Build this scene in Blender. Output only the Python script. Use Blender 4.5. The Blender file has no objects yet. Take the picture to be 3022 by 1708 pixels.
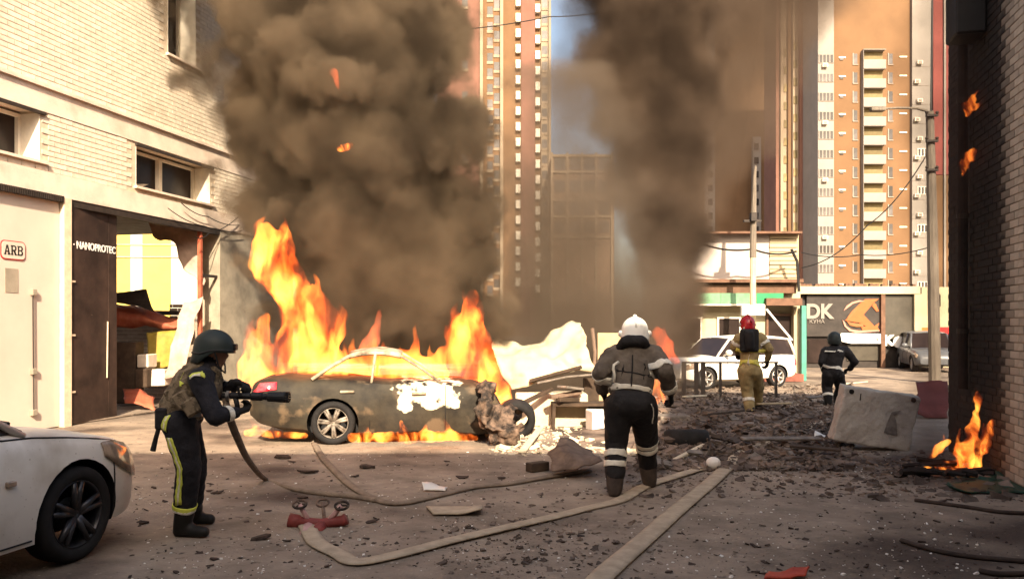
import bpy, bmesh, math, random
from mathutils import Vector, Matrix, noise
import numpy as np
R = math.radians
rng = random.Random(7)
scene = bpy.context.scene
# ---------------------------------------------------------------- camera, sky, sun, exposure
F, CX, HZ, EYE = 2400.0, 1511.0, 965.0, 1.65       # focal length and horizon of the photograph, eye height in metres
cam_d = bpy.data.cameras.new("camera"); cam = bpy.data.objects.new("camera", cam_d)
scene.collection.objects.link(cam); scene.camera = cam
cam.location = (0, 0, EYE); cam.rotation_euler = (R(90), 0, 0)
cam_d.sensor_width = 36; cam_d.lens = F/3022*36; cam_d.shift_y = (HZ-854)/3022
cam_d.clip_start = 0.1; cam_d.clip_end = 3000
SUN_AZ, SUN_EL = (0.15, -0.99), 33.0              # horizontal direction towards the sun, elevation
world = bpy.data.worlds.new("World"); scene.world = world; world.use_nodes = True
wn = world.node_tree.nodes; bg = wn["Background"]
sky = wn.new("ShaderNodeTexSky"); sky.sky_type = 'NISHITA'; sky.sun_disc = False
sky.sun_elevation = R(SUN_EL); sky.sun_rotation = math.atan2(SUN_AZ[0], SUN_AZ[1])
sky.air_density = 1.2; sky.dust_density = 5.0; sky.ozone_density = 0.6
world.node_tree.links.new(sky.outputs[0], bg.inputs[0]); bg.inputs[1].default_value = 0.12
sd = bpy.data.lights.new("sun", 'SUN'); sun = bpy.data.objects.new("sun", sd); scene.collection.objects.link(sun)
sd.energy = 5.0; sd.angle = R(0.5); sd.color = (1.0, 0.86, 0.66)
ce = math.cos(R(SUN_EL)); hl = math.hypot(*SUN_AZ)
tosun = Vector((SUN_AZ[0]/hl*ce, SUN_AZ[1]/hl*ce, math.sin(R(SUN_EL))))
sun.rotation_euler = tosun.to_track_quat('Z', 'Y').to_euler(); sun.location = tosun*60
vs = scene.view_settings; vs.view_transform = 'Standard'; vs.look = 'None'; vs.gamma = 1; vs.use_curve_mapping = False
vs.exposure = 1.38
try:
    vs.use_white_balance = True; vs.white_balance_temperature = 6900; vs.white_balance_tint = 12
except Exception: pass
cy = scene.cycles
cy.use_denoising = True; cy.volume_bounces = 2; cy.max_bounces = 6; cy.diffuse_bounces = 3; cy.transparent_max_bounces = 24
cy.volume_step_rate = 1.0; cy.volume_max_steps = 512; cy.caustics_reflective = False; cy.caustics_refractive = False
cy.sample_clamp_indirect = 6

# ---------------------------------------------------------------- helpers
def W(x, y, Y):                                    # a point of the photograph at distance Y
    return Vector(((x-CX)/F*Y, Y, EYE-(y-HZ)/F*Y))
def G(x, y, z=0.0):                                # a point of the photograph standing on the ground
    Y = (EYE-z)*F/(y-HZ); return W(x, y, Y)
COL = scene.collection
MAT = {}
def nodes_of(m): return m.node_tree.nodes, m.node_tree.links
def pmat(name, col, var=0.18, scale=6.0, rough=0.75, bump=0.0, bscale=40.0, metal=0.0, col2=None, rnd=0.0, spec=0.3, coords='Object', stretch=None, lo=0.35, hi=0.65, alpha=None):
    """a procedural material: two tones mixed by noise, a fine bump, an optional shift from object to object"""
    m = bpy.data.materials.new(name); m.use_nodes = True; n, l = nodes_of(m); b = n["Principled BSDF"]
    tc = n.new("ShaderNodeTexCoord"); src = tc.outputs[coords]
    if stretch:
        mp = n.new("ShaderNodeMapping"); mp.inputs["Scale"].default_value = stretch; l.new(src, mp.inputs[0]); src = mp.outputs[0]
    nz = n.new("ShaderNodeTexNoise"); nz.inputs["Scale"].default_value = scale; nz.inputs["Detail"].default_value = 6; nz.inputs["Roughness"].default_value = 0.62
    l.new(src, nz.inputs["Vector"])
    rp = n.new("ShaderNodeValToRGB"); rp.color_ramp.elements[0].position = lo; rp.color_ramp.elements[1].position = hi
    if col2 is None: c1 = [c*(1-var) for c in col]; c2 = [min(1, c*(1+var)) for c in col]
    else: c1, c2 = col, col2
    rp.color_ramp.elements[0].color = (*c1, 1); rp.color_ramp.elements[1].color = (*c2, 1)
    l.new(nz.outputs[0], rp.inputs[0]); out = rp.outputs[0]
    if rnd:
        oi = n.new("ShaderNodeObjectInfo"); mr = n.new("ShaderNodeMapRange"); mr.inputs[3].default_value = 1-rnd; mr.inputs[4].default_value = 1+rnd
        l.new(oi.outputs["Random"], mr.inputs[0]); hs = n.new("ShaderNodeHueSaturation"); l.new(mr.outputs[0], hs.inputs["Value"]); l.new(out, hs.inputs["Color"]); out = hs.outputs[0]
    l.new(out, b.inputs["Base Color"])
    b.inputs["Roughness"].default_value = rough; b.inputs["Metallic"].default_value = metal; b.inputs["Specular IOR Level"].default_value = spec
    if bump:
        bz = n.new("ShaderNodeTexNoise"); bz.inputs["Scale"].default_value = bscale; bz.inputs["Detail"].default_value = 5; l.new(src, bz.inputs["Vector"])
        bp = n.new("ShaderNodeBump"); bp.inputs["Strength"].default_value = bump; bp.inputs["Distance"].default_value = 0.02
        l.new(bz.outputs[0], bp.inputs["Height"]); l.new(bp.outputs[0], b.inputs["Normal"])
    MAT[name] = m; return m
def blotch(m, col, scale, lo, hi, coords='Object', mask=None, detail=6):
    """lay a second colour (soot, dirt, bare metal) over a pmat in noise shaped patches"""
    n, l = nodes_of(m); b = n["Principled BSDF"]; old = b.inputs["Base Color"].links[0].from_socket
    tc = n.new("ShaderNodeTexCoord"); nz = n.new("ShaderNodeTexNoise"); nz.inputs["Scale"].default_value = scale; nz.inputs["Detail"].default_value = detail
    l.new(tc.outputs[coords], nz.inputs["Vector"]); f = nz.outputs[0]
    if mask: f = mask(n, l, tc, f)
    mr = n.new("ShaderNodeMapRange"); mr.inputs[1].default_value = lo; mr.inputs[2].default_value = hi; l.new(f, mr.inputs[0])
    mx = n.new("ShaderNodeMix"); mx.data_type = 'RGBA'; l.new(mr.outputs[0], mx.inputs[0]); l.new(old, mx.inputs[6]); mx.inputs[7].default_value = (*col, 1)
    l.new(mx.outputs[2], b.inputs["Base Color"]); return m
WORLD = {}
def tag(o, label=None, cat=None, group=None, kind=None):
    if label: o["label"] = label
    if cat: o["category"] = cat
    if group: o["group"] = group
    if kind: o["kind"] = kind
    return o
def thing(name, label, cat, loc=(0, 0, 0), rotz=0.0, group=None, rot=None, kind=None):
    o = bpy.data.objects.new(name, None); COL.objects.link(o); o.empty_display_size = 0.2
    o.location = loc; o.rotation_euler = rot or (0, 0, rotz)
    WORLD[o] = Matrix.Translation(Vector(loc)) @ o.rotation_euler.to_matrix().to_4x4()
    return tag(o, label, cat, group, kind)
class MB:
    """collects shapes into one mesh"""
    def __init__(s): s.v = []; s.f = []; s.m = []
    def add(s, verts, faces, mi=0):
        b = len(s.v); s.v += [Vector(v) for v in verts]; s.f += [[b+i for i in f] for f in faces]; s.m += [mi]*len(faces); return s
    def box(s, c, size, rot=None, mi=0, taper=1.0):
        c = Vector(c); hx, hy, hz = [q/2 for q in size]; vs_ = []
        for z in (-hz, hz):
            t = taper if z > 0 else 1.0
            for x, y in ((-hx, -hy), (hx, -hy), (hx, hy), (-hx, hy)):
                p = Vector((x*t, y*t, z)); vs_.append(c + (rot @ p if rot else p))
        return s.add(vs_, [(3, 2, 1, 0), (4, 5, 6, 7), (0, 1, 5, 4), (1, 2, 6, 5), (2, 3, 7, 6), (3, 0, 4, 7)], mi)
    def obox(s, o, a, b, c, mi=0):                 # a box from a corner and three edge vectors
        o, a, b, c = map(Vector, (o, a, b, c))
        return s.add([o, o+a, o+a+b, o+b, o+c, o+a+c, o+a+b+c, o+b+c], [(3, 2, 1, 0), (4, 5, 6, 7), (0, 1, 5, 4), (1, 2, 6, 5), (2, 3, 7, 6), (3, 0, 4, 7)], mi)
    def tube(s, pts, radii, n=8, mi=0, caps=True, flat=1.0, up=None):
        pts = [Vector(p) for p in pts]
        if not hasattr(radii, '__len__'): radii = [radii]*len(pts)
        rings = []; prev = Vector(up) if up else None
        for i, p in enumerate(pts):
            t = (pts[min(i+1, len(pts)-1)]-pts[max(i-1, 0)])
            t = t.normalized() if t.length > 1e-9 else Vector((0, 0, 1))
            ref = prev if prev is not None and abs(prev.dot(t)) < 0.95 else (Vector((0, 0, 1)) if abs(t.z) < 0.9 else Vector((1, 0, 0)))
            u = (ref - t*ref.dot(t)).normalized(); w = t.cross(u); 
            if prev is None or up is None: prev = u
            rings.append([p + (u*math.cos(a)*flat + w*math.sin(a))*radii[i] for a in [2*math.pi*k/n for k in range(n)]])
        vs_ = [q for r_ in rings for q in r_]; fs = []
        for i in range(len(pts)-1):
            for k in range(n): fs.append((i*n+k, i*n+(k+1) % n, (i+1)*n+(k+1) % n, (i+1)*n+k))
        if caps: fs.append(tuple(range(n-1, -1, -1))); fs.append(tuple((len(pts)-1)*n+k for k in range(n)))
        return s.add(vs_, fs, mi)
    def capsule(s, a, b, ra, rb, n=12, mi=0):
        a, b = Vector(a), Vector(b); t = (b-a); t = t.normalized() if t.length > 1e-6 else Vector((0, 0, 1)); pts = []; rad = []
        for k in range(1, 5):
            q = -math.pi/2 + math.pi/2*k/4.0*0.999; pts.append(a+t*ra*math.sin(q)); rad.append(max(ra*math.cos(q), ra*0.02))
        for k in range(0, 4):
            q = math.pi/2*k/4.0; pts.append(b+t*rb*math.sin(q)); rad.append(max(rb*math.cos(q), rb*0.02))
        return s.tube(pts, rad, n, mi)
    def ball(s, c, r, n=12, m=8, mi=0, rot=None):
        c = Vector(c); r = Vector((r, r, r)) if not hasattr(r, '__len__') else Vector(r); vs_ = []; fs = []
        for j in range(m+1):
            th = math.pi*j/m
            for k in range(n):
                ph = 2*math.pi*k/n; p = Vector((r.x*math.sin(th)*math.cos(ph), r.y*math.sin(th)*math.sin(ph), r.z*math.cos(th))); vs_.append(c+(rot @ p if rot else p))
        for j in range(m):
            for k in range(n): fs.append((j*n+k, (j+1)*n+k, (j+1)*n+(k+1) % n, j*n+(k+1) % n))
        return s.add(vs_, fs, mi)
    def prism(s, poly, o, u, v, w, mi=0):          # a polygon in the (u, v) plane pushed along w
        o, u, v, w = map(Vector, (o, u, v, w)); k = len(poly); a = [o+u*p[0]+v*p[1] for p in poly]; b = [q+w for q in a]
        fs = [tuple(range(k-1, -1, -1)), tuple(range(k, 2*k))]+[(i, (i+1) % k, k+(i+1) % k, k+i) for i in range(k)]
        return s.add(a+b, fs, mi)
    def grid(s, pts2d, mi=0):                      # pts2d[i][j] vectors
        ni, nj = len(pts2d), len(pts2d[0]); fs = [(i*nj+j, (i+1)*nj+j, (i+1)*nj+j+1, i*nj+j+1) for i in range(ni-1) for j in range(nj-1)]
        return s.add([q for r_ in pts2d for q in r_], fs, mi)
    def build(s, name, mats, parent=None, smooth=False, world=True, bevel=0.0, recalc=True, solid=0.0):
        vs_ = s.v
        if parent is not None and world: inv = WORLD[parent].inverted(); vs_ = [inv @ v for v in vs_]
        o_loc = Vector((0, 0, 0))
        if parent is None and vs_:
            xs = [v.x for v in vs_]; ys = [v.y for v in vs_]; o_loc = Vector(((min(xs)+max(xs))/2, (min(ys)+max(ys))/2, min(v.z for v in vs_))); vs_ = [v-o_loc for v in vs_]
        me = bpy.data.meshes.new(name); me.from_pydata([tuple(v) for v in vs_], [], s.f)
        mats = mats if isinstance(mats, (list, tuple)) else [mats]
        for m in mats: me.materials.append(MAT[m] if isinstance(m, str) else m)
        for p, mi in zip(me.polygons, s.m): p.material_index = mi
        if recalc or bevel:
            bm = bmesh.new(); bm.from_mesh(me)
            if recalc: bmesh.ops.recalc_face_normals(bm, faces=bm.faces)
            if bevel: bmesh.ops.bevel(bm, geom=list(bm.edges), offset=bevel, segments=1, affect='EDGES', clamp_overlap=True)
            bm.to_mesh(me); bm.free()
        if smooth: me.polygons.foreach_set("use_smooth", [True]*len(me.polygons))
        me.update()
        o = bpy.data.objects.new(name, me); COL.objects.link(o); o.location = o_loc
        if solid:
            md = o.modifiers.new("thickness", 'SOLIDIFY'); md.thickness = solid; md.offset = 0
        if parent is not None: o.parent = parent
        WORLD[o] = (WORLD[parent] if parent is not None else Matrix.Translation(o_loc))
        return o
def solo(mb, name, mats, label, cat, group=None, kind=None, **kw):
    return tag(mb.build(name, mats, **kw), label, cat, group, kind)
def place(name, mesh, parent, loc, rot=None):      # another object on a mesh that is already there
    o = bpy.data.objects.new(name, mesh); COL.objects.link(o); o.parent = parent; o.location = loc
    if rot is not None: o.rotation_euler = rot
    return o
BENCH = bpy.data.scenes.new("bench")                # a bare scene to evaluate modifiers in
def baked(o, mods, need=()):                       # apply modifiers to a mesh object, keep the result
    for kind, kw in mods:
        md = o.modifiers.new(kind.lower(), kind)
        for k, v in kw.items(): setattr(md, k, v)
    for q in (o, *need): BENCH.collection.objects.link(q)
    par = o.parent; o.parent = None; pars = [(q, q.parent) for q in need]
    for q in need: q.parent = None
    vl = BENCH.view_layers[0]; vl.update(); me = bpy.data.meshes.new_from_object(o.evaluated_get(vl.depsgraph))
    o.parent = par
    for q, pq in pars: q.parent = pq
    for q in (o, *need): BENCH.collection.objects.unlink(q)
    o.modifiers.clear(); old = o.data; o.data = me
    if old.users == 0: bpy.data.meshes.remove(old)
    return o
def crumple(mb, amp, sc, seed=0.0):
    for v in mb.v:
        q = v*sc + Vector((seed, seed*1.7, -seed)); v += Vector((noise.noise(q), noise.noise(q+Vector((9, 3, 1))), noise.noise(q+Vector((2, 8, 5)))))*amp
    return mb
def text_mesh(name, body, size, mat, M, parent, extrude=0.003, bold=0.0, sx=1.0, shear=0.0):
    """lettering: a text curve turned into a mesh; M maps its x/y plane into the world"""
    c = bpy.data.curves.new(name, 'FONT'); c.body = body; c.size = size; c.extrude = extrude; c.offset = bold; c.align_x = 'CENTER'; c.align_y = 'CENTER'; c.shear = shear
    o = bpy.data.objects.new(name, c); COL.objects.link(o); bpy.context.view_layer.update()
    me = bpy.data.meshes.new_from_object(o.evaluated_get(bpy.context.evaluated_depsgraph_get())); bpy.data.objects.remove(o); bpy.data.curves.remove(c)
    me.transform(Matrix.Diagonal((sx, 1, 1, 1))); me.transform(M)
    if parent is not None: me.transform(WORLD[parent].inverted())
    me.materials.clear(); me.materials.append(MAT[mat]); t = bpy.data.objects.new(name, me); COL.objects.link(t); t.parent = parent; WORLD[t] = WORLD[parent] if parent else Matrix()
    return t
def frame_m(o, u, v):                              # matrix with x axis u, y axis v at o
    u, v = Vector(u).normalized(), Vector(v).normalized(); w = u.cross(v)
    return Matrix(((u.x, v.x, w.x, o[0]), (u.y, v.y, w.y, o[1]), (u.z, v.z, w.z, o[2]), (0, 0, 0, 1)))
# ---------------------------------------------------------------- materials of the setting
pmat("ground_dirt", (0.175, 0.136, 0.103), col2=(0.35, 0.275, 0.208), scale=2.0, rough=0.92, bump=0.9, bscale=38, lo=0.3, hi=0.72)
blotch(MAT["ground_dirt"], (0.070, 0.050, 0.039), 0.55, 0.50, 0.66)
blotch(MAT["ground_dirt"], (0.075, 0.057, 0.045), 9.0, 0.62, 0.72, detail=8)
blotch(MAT["ground_dirt"], (0.46, 0.37, 0.285), 16.0, 0.66, 0.76)
pmat("brick_cream", (0.66, 0.57, 0.455), var=0.10, scale=9, rough=0.88, bump=0.3, bscale=90, rnd=0.10)
blotch(MAT["brick_cream"], (0.47, 0.37, 0.27), 0.9, 0.52, 0.80)
pmat("mortar", (0.52, 0.42, 0.31), var=0.12, scale=14, rough=0.95)
pmat("concrete_pink", (0.64, 0.53, 0.435), var=0.10, scale=3, rough=0.9, bump=0.25, bscale=40)
blotch(MAT["concrete_pink"], (0.42, 0.31, 0.23), 1.4, 0.55, 0.78)
pmat("plaster_grey", (0.30, 0.26, 0.20), var=0.2, scale=3, rough=0.9, bump=0.2)
pmat("shutter_paint", (0.56, 0.49, 0.41), var=0.06, scale=1.2, rough=0.6)
pmat("steel_cream", (0.62, 0.50, 0.36), var=0.12, scale=8, rough=0.6)
pmat("door_brown", (0.022, 0.013, 0.010), col2=(0.055, 0.033, 0.025), scale=2.2, rough=0.55, spec=0.25)
blotch(MAT["door_brown"], (0.14, 0.09, 0.07), 26, 0.70, 0.78)
pmat("dark_iron", (0.03, 0.022, 0.018), var=0.3, scale=10, rough=0.6)
pmat("window_white", (0.72, 0.66, 0.56), var=0.06, scale=10, rough=0.6)
pmat("glass_dark", (0.022, 0.014, 0.012), var=0.3, scale=3, rough=0.3, spec=0.25)
pmat("white_paint", (0.80, 0.78, 0.74), var=0.03, scale=8, rough=0.5)
pmat("black_paint", (0.012, 0.011, 0.011), var=0.2, scale=8, rough=0.5)
pmat("red_paint", (0.55, 0.03, 0.03), var=0.15, scale=6, rough=0.5)
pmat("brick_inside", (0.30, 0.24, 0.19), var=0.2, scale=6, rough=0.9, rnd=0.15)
pmat("yard_yellow", (0.55, 0.40, 0.10), var=0.08, scale=1, rough=0.8)
pmat("yard_white", (0.50, 0.46, 0.38), var=0.05, scale=1, rough=0.8)
pmat("rust_red", (0.30, 0.060, 0.032), col2=(0.42, 0.13, 0.07), scale=4, rough=0.7, bump=0.2)
pmat("yellow_cabinet", (0.30, 0.22, 0.04), var=0.25, scale=4, rough=0.6)
pmat("torn_sheet", (0.42, 0.32, 0.26), var=0.25, scale=3, rough=0.8)
pmat("box_white", (0.62, 0.54, 0.45), var=0.15, scale=5, rough=0.8)
pmat("soot", (0.020, 0.016, 0.014), var=0.4, scale=6, rough=0.95)

# ---------------------------------------------------------------- ground
mb = MB(); n_ = 90
def gz(x, y): return 0.0
xs = [-900, -300, -120, -60] + [-30+60*i/70 for i in range(71)] + [60, 120, 300, 900]
ys = [-300, -80, -30, -10] + [0+40*i/80 for i in range(81)] + [60, 90, 150, 300, 700, 1500]
mb.grid([[Vector((x, y, 0.012*noise.noise(Vector((x*0.7, y*0.7, 0))) if -30 < x < 30 and 0 < y < 40 else 0)) for y in ys] for x in xs])
ground = mb.build("ground", "ground_dirt", smooth=True, recalc=False); tag(ground, kind="structure")
for p in ground.data.polygons:
    pass
if ground.data.polygons[0].normal.z < 0: ground.data.flip_normals()

# ---------------------------------------------------------------- brick building along the left
D = Vector((0.2307, 0.9730, 0)); NL = Vector((0.9730, -0.2307, 0)); B0 = Vector((-10.61, 0, 0)); UP = Vector((0, 0, 1))
def LP(s, out, z): return B0 + D*s + NL*out + UP*z
def sL(px): return 25464.0/(2080.0-px)*1.0277       # where the line of sight of a picture column meets the wall
def lbox(m, s0, s1, o0, o1, z0, z1, mi=0): return m.obox(LP(s0, o0, z0), D*(s1-s0), NL*(o1-o0), UP*(z1-z0), mi)
gar = thing("garage_building", "long cream brick garage building with gateway and small windows on the left", "building", LP(12, 0, 0))
m = MB(); lbox(m, 4, 21.5, -6.0, -0.47, 4.15, 10.2); lbox(m, 4, 13.9, -6.0, -0.47, 0, 4.15)
m.build("core", "plaster_grey", gar)
holes = [(11.0, 13.34, 4.30, 5.06), (15.58, 17.92, 4.28, 5.05), (16.5, 17.42, 7.05, 9.1)]
m = MB()
for s0, s1, z0, z1 in ((4, 21.5, 4.15, 4.28), (4, 11.0, 4.28, 5.1), (13.34, 15.58, 4.28, 5.1), (17.92, 21.5, 4.28, 5.1), (4, 16.5, 5.54, 10.2), (17.42, 21.5, 5.54, 10.2), (16.5, 17.42, 5.54, 7.05), (16.5, 17.42, 9.1, 10.2)):
    lbox(m, s0, s1, -0.46, 0, z0, z1)
m.build("wall", "mortar", gar)
m = MB(); lbox(m, 4, 21.5, -0.46, 0.035, 3.78, 4.15); m.build("lintel_beam", "concrete_pink", gar)
m = MB(); lbox(m, 4, 21.5, -0.46, 0.022, 5.1, 5.48); m.build("ring_beam", "concrete_pink", gar)
m = MB(); lbox(m, 4, 21.5, -0.46, 0.075, 5.48, 5.54); m.build("ledge", "concrete_pink", gar)
m = MB(); lbox(m, 18.26, 21.5, -0.46, 0.02, 0, 3.78); m.build("pilaster", "plaster_grey", gar)
m = MB(); lbox(m, 13.78, 13.94, -0.4, 0.06, 0, 3.78); m.build("door_post", "steel_cream", gar)
m = MB(); lbox(m, 4, 5.0, -0.46, 0.0, 0, 3.78); m.build("pier", "plaster_grey", gar)
for hs, z0, z1, parts in ((holes[0], 0, 0, 2), (holes[1], 0, 0, 2), (holes[2], 0, 0, 1)):
    s0, s1, z0, z1 = hs
    w = MB(); lbox(w, s0+.03, s1-.03, -0.45, -0.43, z0+.03, z1-.03); pane = w.build("window", "glass_dark", gar)
    w = MB()
    for a, b, c, d_ in ((s0, s0+.06, z0, z1), (s1-.06, s1, z0, z1), (s0+.06, s1-.06, z0, z0+.05), (s0+.06, s1-.06, z1-.05, z1)): lbox(w, a, b, -0.43, -0.36, c, d_)
    if parts == 2: mid = s0+(s1-s0)*(0.5); lbox(w, mid-.05, mid+.05, -0.43, -0.34, z0+.05, z1-.05)
    else: lbox(w, s0+.42, s0+.50, -0.43, -0.34, z0+.05, z1-.05)
    w.build("window_frame", "window_white", pane)
    w = MB(); lbox(w, s1-.012, s1-.001, -0.355, 0.004, z0, z1); w.build("reveal", "window_white", pane)
    w = MB(); lbox(w, s0+.001, s0+.012, -0.355, 0.004, z0, z1); w.build("reveal", "window_white", pane)
    w = MB(); lbox(w, s0-.05, s1+.12, -0.30, 0.07, z0-.045, z0-.002); w.build("sill", "concrete_pink", pane)
    if parts == 2:
        w = MB(); w.obox(LP(s0-.02, 0.001, z1-.02), D*(s1-s0+.1), NL*0.05, UP*0.045); w.build("head_strip", "dark_iron", pane)
# shards of glass still standing in the broken pane
w = MB(); a = holes[1]
w.add([LP(a[0]+.08, -.42, a[2]+.05), LP(a[0]+.55, -.42, a[2]+.05), LP(a[0]+.9, -.41, a[2]+.20), LP(a[0]+.5, -.41, a[2]+.14), LP(a[0]+.1, -.41, a[2]+.26)], [(0, 1, 2, 3), (0, 3, 4)]); w.build("broken_glass", "box_white", gar, solid=0.006)
# bricks: courses laid over the brick zones, joints recessed
def lay_bricks(parent, P, U, V, N, zones, holes, mat, pitch=(0.262, 0.0855), gap=0.013, proud=0.010, score=None, limit=300, shade=0.0):
    bm_ = MB(); l, h = pitch[0]-gap, pitch[1]-gap; spots = []
    for s0, s1, z0, z1 in zones:
        nz_ = int((z1-z0)/pitch[1]); r0 = (z1-z0-nz_*pitch[1])/2
        for r_ in range(nz_):
            zc = z0+r0+(r_+.5)*pitch[1]; s = s0-(pitch[0]*.5 if r_ % 2 else 0)
            while s < s1:
                a, b = max(s, s0), min(s+pitch[0], s1); s += pitch[0]
                if b-a < 0.05 or any(a < hb and b > ha and zc+h/2 > hc and zc-h/2 < hd for ha, hb, hc, hd in holes): continue
                spots.append(((a+b)/2, zc, b-a-gap))
    def px(sp):
        p = P(sp[0], 0, sp[1]); x = CX+F*p.x/p.y; y = HZ-F*(p.z-EYE)/p.y
        return (0 <= x <= 3022 and 0 <= y <= 1708), p.y
    seen = [(sp, *px(sp)) for sp in spots]
    near = sorted([q for q in seen if q[1] and abs(q[0][2]-l) < 1e-6], key=lambda q: q[2])[:limit]; keep = {id(q) for q in near}
    hx, hz = l/2, h/2; base = MB(); M3 = Matrix((U, N, V)).transposed()
    base.box((0, 0, 0), (l, proud, h), rot=M3); me = None; inv = WORLD[parent].inverted()
    for q in near:
        sp = q[0]; c = inv @ (P(sp[0], proud/2+rng.uniform(-.0022, .0022), sp[1]))
        if me is None:
            o = base.build("brick", mat, None); o.parent = parent; me = o.data
            for v in me.vertices: v.co = v.co + o.location
            o.location = c
        else: place("brick", me, parent, c)
    rest = MB()
    for q in seen:
        if id(q) in keep: continue
        sp = q[0]; rest.box(P(sp[0], proud/2+rng.uniform(-.0022, .0022), sp[1]), (sp[2], proud, h), rot=M3)
    o = rest.build("brickwork", mat, parent, recalc=False); o["kind"] = "stuff"
zones = [(11.4, 21.5, 4.15, 5.1), (11.4, 21.5, 5.54, 10.0)]
lay_bricks(gar, LP, D, UP, NL, zones, [(h[0], h[1]+0.002, h[2]-.05, h[3]+.03) for h in holes], "brick_cream")
# folding garage door, its rods, badge and notice
sh = MB()
for i in range(5):
    a = 5.0+i*1.756; lbox(sh, a+.012, a+1.744, -0.10, -0.035, 0.02, 3.77)
lbox(sh, 5.0, 13.78, -0.16, -0.10, 0, 3.78)
door = sh.build("garage_door", "shutter_paint", gar)
m = MB(); lbox(m, 5.0, 13.78, -0.03, 0.05, 3.70, 3.78); m.build("door_track", "dark_iron", gar)
m = MB(); lbox(m, 5.0, 13.78, 0.05, 0.062, 3.76, 3.80)
for i in range(60):
    q = 11.2+i*0.043; lbox(m, q, q+.022, 0.062, 0.075, 3.70, 3.80)
m.build("track_brush", "dark_iron", gar)
s_r = sL(100); m = MB(); m.tube([LP(s_r, 0.0, 0.32), LP(s_r-.02, 0.0, 2.24)], 0.011, 8)
rod = m.build("lock_rod", "dark_iron", gar)
for z in (0.30, 0.95, 2.20):
    m = MB(); lbox(m, s_r-.045, s_r+.05, -0.035, 0.025, z-.05, z+.05); m.build("bracket", "plaster_grey", rod, bevel=0.008)
badge = MB(); bw, bh = 0.46, 0.29; bc = sL(43); rr = 0.07
def rrect(w, h, r, k=5):
    pts = []
    for cx_, cy_, a0 in ((w/2-r, h/2-r, 0), (-w/2+r, h/2-r, 90), (-w/2+r, -h/2+r, 180), (w/2-r, -h/2+r, 270)):
        pts += [(cx_+r*math.cos(R(a0+90*i/k)), cy_+r*math.sin(R(a0+90*i/k))) for i in range(k+1)]
    return pts
badge.prism(rrect(bw, bh, rr), LP(bc, -0.034, 2.83), D, UP, NL*0.012); bo = badge.build("badge", "red_paint", gar)
m = MB(); m.prism(rrect(bw-.03, bh-.03, rr-.012), LP(bc, -0.0215, 2.83), D, UP, NL*0.005); m.build("badge_face", "shutter_paint", bo)
# slab serif letters drawn as strokes
def slab(ch):
    if ch == 'A': return [[(0, 0), (.34, 0), (.34, .12), (.28, .12), (.33, .27), (.60, .27), (.65, .12), (.58, .12), (.58, 0), (1, 0), (1, .12), (.93, .12), (.62, 1), (.36, 1), (.07, .12), (0, .12)]], [[(.37, .39), (.56, .39), (.47, .70)]]
    if ch == 'R': return [[(0, 0), (.40, 0), (.40, .12), (.32, .12), (.32, .40), (.46, .40), (.66, 0), (1, 0), (1, .12), (.90, .12), (.72, .44), (.90, .56), (.93, .76), (.85, .92), (.66, 1), (0, 1), (0, .88), (.09, .88), (.09, .12), (0, .12)]], [[(.32, .55), (.58, .55), (.67, .62), (.67, .78), (.58, .86), (.32, .86)]]
    return [[(0, 0), (.66, 0), (.88, .09), (.95, .26), (.90, .42), (.76, .52), (.88, .62), (.91, .78), (.82, .93), (.62, 1), (0, 1), (0, .88), (.09, .88), (.09, .12), (0, .12)]], [[(.32, .14), (.57, .14), (.67, .22), (.67, .36), (.57, .44), (.32, .44)], [(.32, .58), (.55, .58), (.64, .66), (.64, .79), (.55, .86), (.32, .86)]]
m = MB()
for i, ch in enumerate("ARB"):
    outer, inner = slab(ch); o = LP(bc-.175+i*.122, -0.0164, 2.755); sc_ = 0.112
    for pl in outer: m.prism([(a*sc_, b*.15) for a, b in pl], o, D, UP, NL*0.003)
    for pl in inner: m.prism([(a*sc_, b*.15) for a, b in pl], o+NL*0.0032, D, UP, NL*0.001, mi=1)
m.build("badge_lettering", ["black_paint", "shutter_paint"], bo)
m = MB(); lbox(m, sL(20), sL(58), -0.034, -0.028, 2.18, 2.55); m.build("notice_plate", "plaster_grey", gar)
MAT["plate_pale"] = MAT["shutter_paint"]
# brown steel gate leaf, swung slightly inwards
e0 = LP(sL(200), 0.03, 0); e1 = Vector((-7.20, 14.80, 0)); eu = (e1-e0).normalized(); en = Vector((eu.y, -eu.x, 0))
leaf = MB(); Lw = (e1-e0).length
leaf.obox(e0+UP*.03, eu*Lw, -en*0.05, UP*3.68); lf = leaf.build("gate_leaf", "door_brown", gar)
m = MB(); m.obox(e0+eu*(Lw-.24)+UP*.03+en*.001, eu*.24, en*.006, UP*3.68); m.build("leaf_edge", "door_brown", lf)
m = MB(); m.tube([e0+eu*(Lw-.30)+en*.02+UP*.75, e0+eu*(Lw-.28)+en*.02+UP*1.75], 0.012, 6); m.build("handle_rod", "steel_cream", lf)
for z in (0.55, 1.5, 2.4):
    m = MB(); m.obox(e0+en*.002+UP*z, eu*.13, en*.02, UP*.03); m.build("hinge_strap", "steel_cream", lf)
text_mesh("gate_lettering", "\u00b7 NANOPROTEC", 0.175, "white_paint", frame_m(e0+eu*(Lw*.52)+en*.009+UP*3.03, eu, UP), lf, bold=0.004, sx=0.90)
m = MB(); lbox(m, 13.94, 18.26, -0.12, 0.02, 3.66, 3.775); m.build("gate_header", "dark_iron", gar)
sp_ = sL(598); m = MB(); lbox(m, sp_-.04, sp_+.03, -0.10, -0.02, 0, 3.66); m.build("gate_post", "rust_red", gar)
m = MB(); lbox(m, sp_+.03, 18.26, -0.08, -0.04, 2.72, 2.78); m.build("gate_rail", "dark_iron", gar)
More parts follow.
